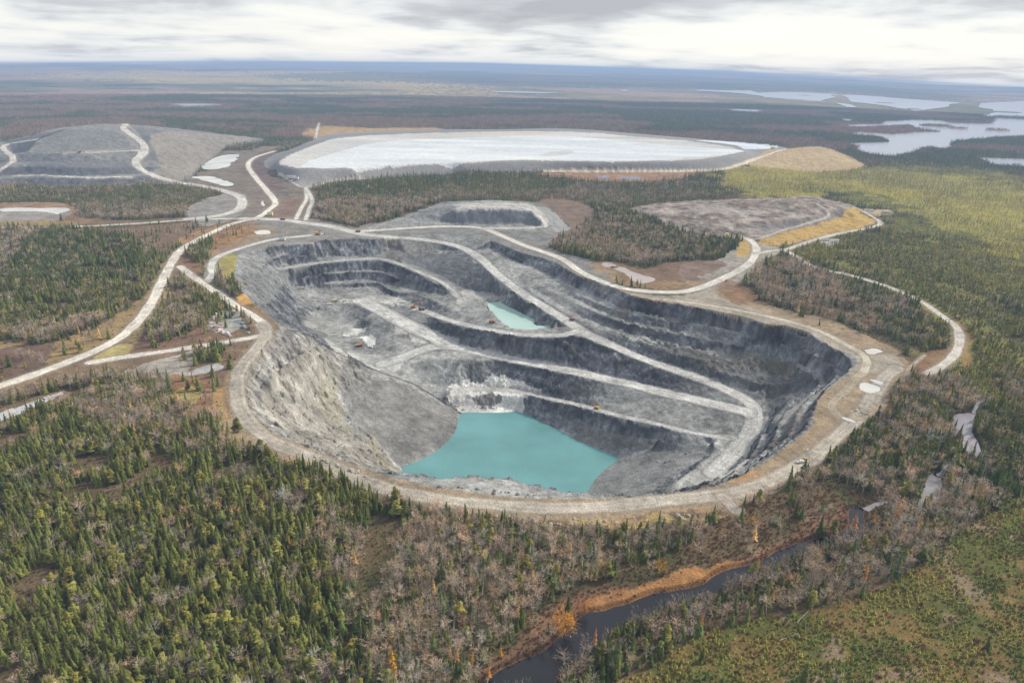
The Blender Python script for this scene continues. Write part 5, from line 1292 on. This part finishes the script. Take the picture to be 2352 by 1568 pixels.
def copy_thing(o, label):
    c = o.copy(); COL.objects.link(c); c['label'] = label
    for ch in o.children:
        d = ch.copy(); COL.objects.link(d); d.parent = c
        for g in ch.children:
            e = g.copy(); COL.objects.link(e); e.parent = d
    return c
_probe = None
def surf(p):
    # stand things on the finished sheet of land
    P = hit([p])[0]
    P[2] = Zd[zidx(P[0], P[1])]
    return P
def place(o, p, heading, s=1.0, dz=0):
    P = surf(p); o.location = (P[0], P[1], P[2]+dz); o.rotation_euler = (0, 0, math.radians(heading)); o.scale = (s, s, s); return o
def wheel(parent, x, y, r, w, name='wheel'):
    h = Part().rod((x, y-w/2, r), (x, y+w/2, r), r, 16).done(name, M['tyre'], parent)
    Part().rod((x, y-w/2-.03, r), (x, y+w/2+.03, r), r*.45, 10).done('rim', M['rust'], h); return h
def haul_truck(label, col='orange', loaded=True):
    t = thing('haul_truck', label, 'haul truck', 'haul trucks working in the quarry')
    Part().box(-4.6, 4.4, -1.3, 1.3, 1.0, 1.9).box(3.6, 5.0, -2.2, 2.2, 1.3, 2.7).done('chassis', M['dark'], t)
    Part().box(-4.9, 2.2, -2.3, 2.3, 2.2, 3.9, top=(-5.4, 2.6, -2.9, 2.9)).box(2.4, 5.0, -2.8, 2.8, 4.0, 4.25).done('dump_body', M[col], t)
    if loaded:
        p = Part(); bmesh.ops.create_icosphere(p.bm, subdivisions=3, radius=1, matrix=Matrix.Translation((-1.4, 0, 3.8))@Matrix.Diagonal((3.4, 2.3, 1.1, 1)))
        for v in p.bm.verts: v.co.z += random.uniform(-.18, .18)
        p.done('rock_load', M['load'], t)
    c = Part().box(2.9, 4.5, .2, 2.0, 2.7, 3.95).done('cab', M[col], t)
    Part().box(4.52, 4.56, .35, 1.85, 3.1, 3.8, bev=0).done('windscreen', M['glass'], c)
    Part().box(3.2, 5.1, -1.9, .1, 2.7, 3.2).done('bonnet', M[col], t)
    for x in (3.3,):
        for y in (-2.1, 2.1): wheel(t, x, y, 1.25, .9)
    for y in (-1.95, 1.95): wheel(t, -2.6, y, 1.25, 1.6)
    for y in (-1.6, 1.6): Part().rod((4.7, y, 2.7), (4.7, y, 3.8), .04, 5).done('handrail', M['grey'], t)
    return t
def excavator(label, col='yellow', reach='up'):
    t = thing('excavator', label, 'excavator')
    for y in (-1.9, 1.9):
        tr = Part().box(-2.6, 2.6, y-.4, y+.4, 0, 1.15, taper=0, top=(-3.0, 3.0, y-.4, y+.4)).done('track', M['dark'], t)
    Part().rod((0, 0, 1.0), (0, 0, 1.5), 1.3, 14).done('turntable', M['dark'], t)
    Part().box(-3.6, 1.9, -1.8, 1.8, 1.5, 2.3).box(-3.7, .4, -1.75, 1.75, 2.3, 3.5, taper=.15).done('house', M[col], t)
    c = Part().box(.5, 2.3, .5, 1.8, 2.3, 4.1, taper=.1).done('cab', M[col], t)
    Part().box(2.2, 2.26, .7, 1.6, 2.8, 3.8, bev=0).done('windscreen', M['glass'], c)
    k = (6.2, 7.6, 9.2, 1.6) if reach == 'up' else (5.4, 4.6, 8.4, .6)
    Part().beam((1.2, 0, 2.5), (3.8, 0, k[0]-.2), .7, .8).beam((3.7, 0, k[0]-.2), (k[1], 0, k[0]+.3), .6, .65).done('boom', M['orange' if col == 'yellow' else col], t)
    Part().beam((k[1]-.3, 0, k[0]+.5), (k[2], 0, k[3]+1.2), .45, .5).done('stick', M['orange' if col == 'yellow' else col], t)
    Part().rod((1.6, .45, 2.3), (4.0, .45, k[0]-1.1), .16, 8).done('hydraulic_ram', M['grey'], t)
    Part().box(k[2]-1.0, k[2]+.3, -.9, .9, k[3]-.2, k[3]+1.1, top=(k[2]-.5, k[2]+.5, -.9, .9)).done('bucket', M['dark'], t)
    return t
def drill(label):
    t = thing('drill_rig', label, 'drill rig')
    for y in (-1.5, 1.5): Part().box(-2.2, 2.2, y-.3, y+.3, 0, .9, top=(-2.6, 2.6, y-.3, y+.3)).done('track', M['dark'], t)
    Part().box(-2.8, 1.6, -1.4, 1.4, 1.0, 2.8, taper=.08).done('engine_house', M['cream'], t)
    c = Part().box(1.5, 2.8, 0, 1.4, 1.0, 3.0, taper=.06).done('cab', M['white'], t)
    Part().box(2.78, 2.82, .2, 1.2, 1.7, 2.7, bev=0).done('windscreen', M['glass'], c)
    p = Part()
    for yy in (-.9, -.35):
        for xx in (3.0, 3.5): p.rod((xx, yy, .3), (xx, yy, 9.5), .07, 5)
    for k in range(12): p.beam((3.0, -.9, .6+k*.75), (3.5, -.35, 1.1+k*.75), .06, .06)
    p.done('mast', M['yellow'], t); return t
def pickup(label, col='white'):
    t = thing('pickup_truck', label, 'pickup truck')
    Part().box(-2.8, 2.7, -.95, .95, .55, 1.1, taper=.03).box(1.2, 2.65, -.9, .9, 1.1, 1.3, taper=.05).done('body', M[col], t)
    c = Part().box(-.9, 1.3, -.9, .9, 1.1, 1.9, top=(-.7, .75, -.78, .78)).done('cab', M[col], t)
    Part().box(.3, 1.22, -.72, .72, 1.3, 1.84, top=(.3, .86, -.68, .68), bev=0).done('windscreen', M['glass'], c)
    p = Part()
    for y in (-.93, .87): p.box(-2.75, -.9, y, y+.06, 1.1, 1.45, bev=0)
    p.box(-2.78, -2.72, -.9, .9, 1.1, 1.45, bev=0).done('cargo_bed', M[col], t)
    for x in (-1.8, 1.8):
        for y in (-.85, .85):
            w = Part().rod((x, y-.12, .4), (x, y+.12, .4), .4, 12).done('wheel', M['tyre'], t)
    return t
def trailer(label, L_=9, W_=3, H_=2.6, col='white', cat='site trailer', name='site_trailer'):
    t = thing(name, label, cat)
    Part().box(-L_/2, L_/2, -W_/2, W_/2, .5, H_+.5).done('cabin', M[col], t)
    Part().box(-L_/2-.15, L_/2+.15, -W_/2-.15, W_/2+.15, H_+.5, H_+.65).done('roof', M['grey'], t)
    for k in range(3): Part().box(-L_/2+1+k*2.6, -L_/2+2.1+k*2.6, -W_/2-.03, -W_/2+.02, 1.5, 2.4, bev=0).done('window', M['glass'], t)
    Part().box(L_/2-1.4, L_/2-.6, -W_/2-.04, -W_/2+.02, .6, 2.6, bev=0).done('door', M['dark'], t)
    for x_ in (-L_/2+.5, L_/2-1): Part().box(x_, x_+.5, -W_/2+.2, W_/2-.2, 0, .5).done('skid', M['dark'], t)
    return t
place(haul_truck('rusty haul truck on the haul road left of the pit, by the forked road', 'rust', False), (650, 505), 175, 0.78)
place(haul_truck('orange-nosed haul truck entering the pit at the top road junction', 'orange', True), (823, 533), 178, 0.74)
place(haul_truck('loaded haul truck waiting beside the orange excavator on the bench', 'rust', True), (969, 712), -10, 0.81)
place(haul_truck('haul truck driving alone on the bench left of the pale pond', 'orange', True), (1131, 741), 160, 0.74)
place(haul_truck('orange haul truck on the lowest pale floor of the pit', 'orange', False), (825, 795), 20, 0.74)
place(haul_truck('small dark haul truck descending the long ramp right of the pale pond', 'rust', False), (1314, 735), -50, 0.62)
place(excavator('yellow excavator with raised orange boom on the pit rim', 'yellow', 'up'), (730, 539), -5, 1.17)
place(excavator('orange excavator loading a truck in the middle of the pit', 'orange', 'up'), (950, 707), 25, 1.05)
place(excavator('yellow excavator standing on the ledge above the turquoise lake', 'yellow', 'up'), (1370, 938), 150, 0.78)
place(excavator('tiny yellow excavator on top of the north-west waste heap', 'yellow', 'low'), (184, 350), 10, 1.09)
place(drill('yellow drill rig on the upper left bench of the pit'), (769, 692), 25, 1.08)
place(pickup('white pickup nose down in front of the drill rig'), (757, 699), 215, 1.15)
place(pickup('white pickup parked to the right of the drill rig'), (793, 692), 5, 1.15)
place(pickup('white pickup beside the orange truck on the lowest floor'), (851, 798), -20, 1.08)
place(pickup('white pickup stopped at the road crossing left of the pit'), (595, 506), 10, 1.15)
place(pickup('white pickup parked at the near right rim of the pit'), (1838, 1062), 15, 1.08)
t = thing('screening_plant', 'cream coloured screening plant in front of the brown heap', 'machine')
Part().box(-4, 4, -2.5, 2.5, 1.2, 4.5).box(-3, 2.5, -2, 2, 4.5, 6.5, taper=.2).done('hopper_house', M['cream'], t)
Part().box(-2, 1.6, -1.8, 1.8, 7.2, 8.6, top=(-2.6, 2.2, -2.3, 2.3)).done('hopper', M['cream'], t)
for x_ in (-3.5, 3.5):
    for y_ in (-2, 2): Part().rod((x_, y_, 0), (x_, y_, 1.3), .25, 8).done('support_leg', M['dark'], t)
for x_ in (-1.5, 1.2): Part().rod((x_, 0, 6.4), (x_, 0, 7.3), .3, 8).done('hopper_strut', M['dark'], t)
Part().beam((3.5, 0, 3.5), (10, 0, .8), 1.2, .35).done('conveyor', M['dark'], t)
place(t, (1669, 549), 0, 1.1)
t = thing('shipping_container', 'dark shipping container left of the cream screening plant', 'container')
Part().box(-4, 4, -1.5, 1.5, 0, 3.2).done('container_body', M['dark'], t); Part().box(4.0, 4.06, -1.4, -.05, .1, 3.1, bev=0).box(4.0, 4.06, .05, 1.4, .1, 3.1, bev=0).done('door', M['rust'], t)
place(t, (1637, 545), 5, 1.3)
place(trailer('long white site trailer at the top of the yellow grass skirt', 16, 6, 4), (1995, 486), -8)
place(trailer('low white trailer beside the forest east of the grass heap', 14, 5, 3, 'pink'), (2035, 490), -8)
place(trailer('white trailer against the forest below the yellow grass slope', 12, 5, 3.2), (1895, 553), 12)
place(trailer('grey-white trailer right of the white trailer under the grass slope', 10, 4, 2.6), (1915, 557), 10)
place(trailer('cream square hut above the road crossing left of the pit', 8, 8, 5, 'cream', 'hut', 'hut'), (621, 495), 5)
place(trailer('long white building at the foot of the tailings embankment', 18, 8, 5, 'white', 'building', 'pump_house'), (669, 409), -5)
place(trailer('small white building right of the long one at the embankment foot', 9, 6, 4, 'white', 'building', 'pump_house'), (681, 412), -5)
place(trailer('small pale hut beside the white pond in the scrub', 8, 5, 3, 'white', 'hut', 'hut'), (649, 552), 0)
place(trailer('pale cabin on the crest between the tailings cells', 14, 8, 5, 'cream', 'cabin', 'cabin'), (1775, 342), -20)
t = thing('light_tower', 'slim light tower beside the white pickup at the near rim', 'light tower')
Part().box(-1.2, 1.2, -.8, .8, .4, 1.6).done('generator', M['yellow'], t); Part().rod((0, 0, 1.6), (0, 0, 8), .1, 8).done('mast', M['grey'], t); Part().box(-1, 1, -.2, .2, 7.6, 8.3).done('lamp_head', M['white'], t)
for y_ in (-.9, .9): Part().rod((0, y_-.1, .4), (0, y_+.1, .4), .4, 12).done('wheel', M['tyre'], t)
place(t, (1850, 1055), 40, 1.0)
# rows of pale core boxes in the clearing at the left edge
a0, a1 = surf((-22, 968)), surf((148, 902)); dirn = (a1-a0)[:2]; dirn /= np.linalg.norm(dirn); nrm = np.array([-dirn[1], dirn[0]])
proto = None; Ln = np.linalg.norm((a1-a0)[:2]); nb = 34; cnt = 0
for i in range(nb):
    rows = 3 if i < 12 else (2 if i < 28 else 1)
    for j in range(rows):
        if random.random() < .1: continue
        if proto is None:
            me_ = Part(); me_.box(-2.1, 2.1, -.55, .55, .12, .75, bev=.03)
            proto = thing('core_rack', 'long pale rack of core boxes in rows between the forest and the road', 'core rack', 'pale racks in rows at the left edge')
            me_.done('box_stack', M['core'], proto); Part().box(-2.0, -1.7, -.6, .6, 0, .12, bev=0).box(1.7, 2.0, -.6, .6, 0, .12, bev=0).done('pallet', M['wood'], proto); o = proto
        else: o = copy_thing(proto, proto['label'])
        pt = a0[:2]+dirn*(i+.5)*Ln/nb+nrm*((j-(rows-1)/2)*-4.6+random.uniform(-.4, .4))
        jz = zidx(pt[0], pt[1])
        o.location = (pt[0], pt[1], Zd[jz]+.05); o.rotation_euler = (0, 0, math.atan2(nrm[1], nrm[0])+random.uniform(-.06, .06)); o.scale = (1, 1, 1.0)
# stored goods in the laydown yard
LAY = [((497,722),'white'),((487,716),'white'),((535,716),'white'),((494,732),'pink'),((487,742),'pink'),((497,752),'pink'),((506,746),'pink'),((510,764),'pink'),((520,768),'white'),((528,772),'pink'),((505,758),'pink'),((488,750),'white'),((552,742),'blue'),((560,752),'blue'),((596-20,755),'rust'),((570,765),'blue'),((502,738),'white'),((515,752),'pink')]
for i, (pt, cm) in enumerate(LAY):
    w_, h_ = random.uniform(1.6, 3.6), random.uniform(.8, 1.8)
    t = thing('crate_stack', '%s goods pile in the grey laydown yard' % {'white': 'white', 'pink': 'pinkish white', 'blue': 'pale blue', 'rust': 'rusty'}[cm], 'pile', '%s goods piles in the laydown yard' % cm)
    Part().box(-w_, w_*.7, -1.1, 1.1, .15, h_, taper=.08).box(w_*.75, w_*1.3, -.8, .9, .1, h_*.6, taper=.05).box(-w_*.7, w_*.2, -.7, .8, h_, h_*1.5, taper=.1).done('crate', M[cm], t)
    Part().box(-w_, w_*.7, -1.0, 1.0, 0, .15, bev=0).done('pallet', M['wood'], t)
    place(t, pt, random.uniform(0, 180), random.uniform(.9, 1.5))
t = None
# fence lines
def fence(pts, label):
    c = resample(hit(np.array(pts, float)), 6); t = thing('fence', label, 'fence'); t.location = (c[0, 0], c[0, 1], 0); p = Part(); q = Part()
    for i in range(len(c)):
        z = Hq(c[i:i+1, 0], c[i:i+1, 1])[0]+hummock(c[i:i+1, 0], c[i:i+1, 1])[0]*.3; c[i, 2] = z
        b = Vector((c[i, 0]-c[0, 0], c[i, 1]-c[0, 1], z))
        if i % 1 == 0 and i < 100: Part().rod(b-Vector((0, 0, .8)), b+Vector((0, 0, 1.7)), .09, 5).done('post', M['wood'], t)
        if i:
            for hgt in (.7, 1.4): q.beam(pb+Vector((0, 0, hgt)), b+Vector((0, 0, hgt)), .09, .14)
        pb = b
    q.done('rail', M['wood'], t)
fence([(518,892),(533,960),(500,963),(470,968)], 'thin wooden fence around the brown corner left of the pit')
fence([(518,892),(540,885),(530,880)], 'short fence stub beside the orange bank left of the pit')
fence([(443,660),(425,695),(418,730)], 'thin fence line crossing the small wood between the two roads')
fence([(545,837),(590,850),(560,905)], 'fence under the orange bank at the left rim road')
# boulders
def boulder_mesh(seed):
    rs = np.random.default_rng(seed); p = Part(); bmesh.ops.create_icosphere(p.bm, subdivisions=2, radius=1)
    ax = rs.uniform(.7, 1.2, 3)
    for v in p.bm.verts:
        k = 1+rs.uniform(-.16, .16); v.co = Vector((v.co.x*ax[0]*k, v.co.y*ax[1]*k, v.co.z*.75*k))
    me = bpy.data.meshes.new('boulder'); p.bm.to_mesh(me); p.bm.free(); return me
BM_ = [boulder_mesh(s) for s in range(5)]
BMD = [m_.copy() for m_ in BM_]
for m_ in BM_: m_.materials.append(M['rock'])
for m_ in BMD: m_.materials.append(M['darkrock'])
BZ = [((1100,1188),(1600,1188),60,'pale boulder in the rubble at the foot of the near rim','pale boulders below the near rim',0,14), ((1500,1060),(1640,1040),8,'dark boulder on the grey mound by the shore','dark boulders on the mound by the lake',1,18), ((720,1048),(860,1100),26,'pale boulder along the rim road above the yellow grass','pale boulders along the rim road',0,5),
      ((1880,890),(2000,960),18,'pale boulder on the tan ground east of the pit','pale boulders east of the pit',0,22), ((1740,1040),(1820,1000),22,'grey boulder in the dark rubble of the east wall','boulders in the east wall rubble',1,22), ((1000,1120),(1240,1138),18,'dark boulder on the near rim edge','dark boulders on the near rim edge',1,8)]
for (pa, pb_, n_, lab, grp, dk_, sp_) in BZ:
    for i in range(n_):
        u = random.random(); px = pa[0]+(pb_[0]-pa[0])*u; py = pa[1]+(pb_[1]-pa[1])*u+random.uniform(-sp_, sp_)*.6
        if grp.startswith('pale boulders below'): py += 12*math.sin((px-1100)/500*math.pi)
        o = bpy.data.objects.new('boulder', (BMD if dk_ else BM_)[i % 5]); COL.objects.link(o); o['label'] = lab; o['category'] = 'boulder'; o['group'] = grp
        P = surf((px, py)); s_ = random.uniform(.5, 1.3)*(1.0 if random.random() < .85 else 1.6)
        o.location = (P[0], P[1], P[2]+s_*.25); o.rotation_euler = (random.uniform(-.3, .3), random.uniform(-.3, .3), random.uniform(0, 6)); o.scale = (s_, s_, s_)
# fallen trunks
FALL = [((1290,1170+60),(60)),((900,1300),20),((1330,1300),40),((1390,1330),70),((1980,1165),10),((1700,1215),-20),((1870,1255),-40),((1850,1190),5),((1850,740-20),150),((1820,690),20),((1860,700),140),((1900,720),30),((1930,735),150),((1960,750),20),((1800,680),10),((1840,712),165),((1990,765),160),((1900,742),0),((1780,665),20),((240,1130),25),((250,1160),15),((1830,1430),40),((2200,1385),-15),((1790,1470),20),((1250,1320),50),((1230,1270),30),((1080,1210),60),((1010,1230),20),((1150,1260),80)]
fm = []
for s in range(3):
    rs = np.random.default_rng(900+s); b = MB(); b.stick((0, 0, 0), (1, 0, .05), .018, .006, PALEBARK, 5)
    for k in range(14):
        h = rs.uniform(.35, 1); b.sliver((h, 0, .04), (h+rs.uniform(.02, .12), rs.uniform(-.12, .12), rs.uniform(.02, .12)), .005, col4(lin(150,136,120), 1, 0), rs)
    fm.append(b.mesh('fallen_trunk', FOL))
for i, (pt, an) in enumerate(FALL):
    o = bpy.data.objects.new('fallen_trunk', fm[i % 3]); COL.objects.link(o); P = surf(pt); s_ = random.uniform(8, 13)
    o.location = (P[0], P[1], P[2]+.4); o.rotation_euler = (0, random.uniform(-.12, -.02), math.radians(an)); o.scale = (s_, s_, s_)
    if pt[1] < 800: o['label'] = 'fallen pale trunk among bare trees north-east of the pit'; o['group'] = 'fallen trunks north-east of the pit'
    elif pt[0] < 500: o['label'] = 'fallen pale trunk in the forest at the left'; o['group'] = 'fallen trunks in the left forest'
    elif pt[0] < 1500: o['label'] = 'fallen pale trunk in the woodland below the pit rim'; o['group'] = 'fallen trunks below the pit rim'
    else: o['label'] = 'fallen pale trunk near the stream on the right'; o['group'] = 'fallen trunks near the stream'
    o['category'] = 'fallen tree'

# dark pipeline laid along the crest above the pit floor
pl_ = resample(unp(np.array([(658,757),(690,766),(717,779),(745,796),(765,808),(800,824),(850,846),(900,864),(950,882),(990,906),(1020,926),(1045,940),(1060,949)], float), np.array([-1,-9,-16,-26,-33,-45,-60,-68,-76,-84,-89,-93,-94])), 5)
t = thing('pipeline', 'long dark pipe running down the crest from the rim to the lake', 'pipe'); t.location = tuple(pl_[0]); bm_ = Part()
for i in range(len(pl_)): pl_[i, 2] = max(Zd[zidx(pl_[i, 0], pl_[i, 1])], pl_[i, 2])+.5
for i in range(len(pl_)-1): bm_.rod(Vector(pl_[i]-pl_[0])+Vector((0, 0, 0)), Vector(pl_[i+1]-pl_[0]), .28, 7)
pl0 = pl_[0].copy(); t.location = tuple(pl0); bm_.done('pipe', M['dark'], t)
for i in range(0, len(pl_), 4): Part().box(-.5, .5, -.5, .5, -.9, 0).done('support', M['rust'], t).location = tuple(pl_[i]-pl0)
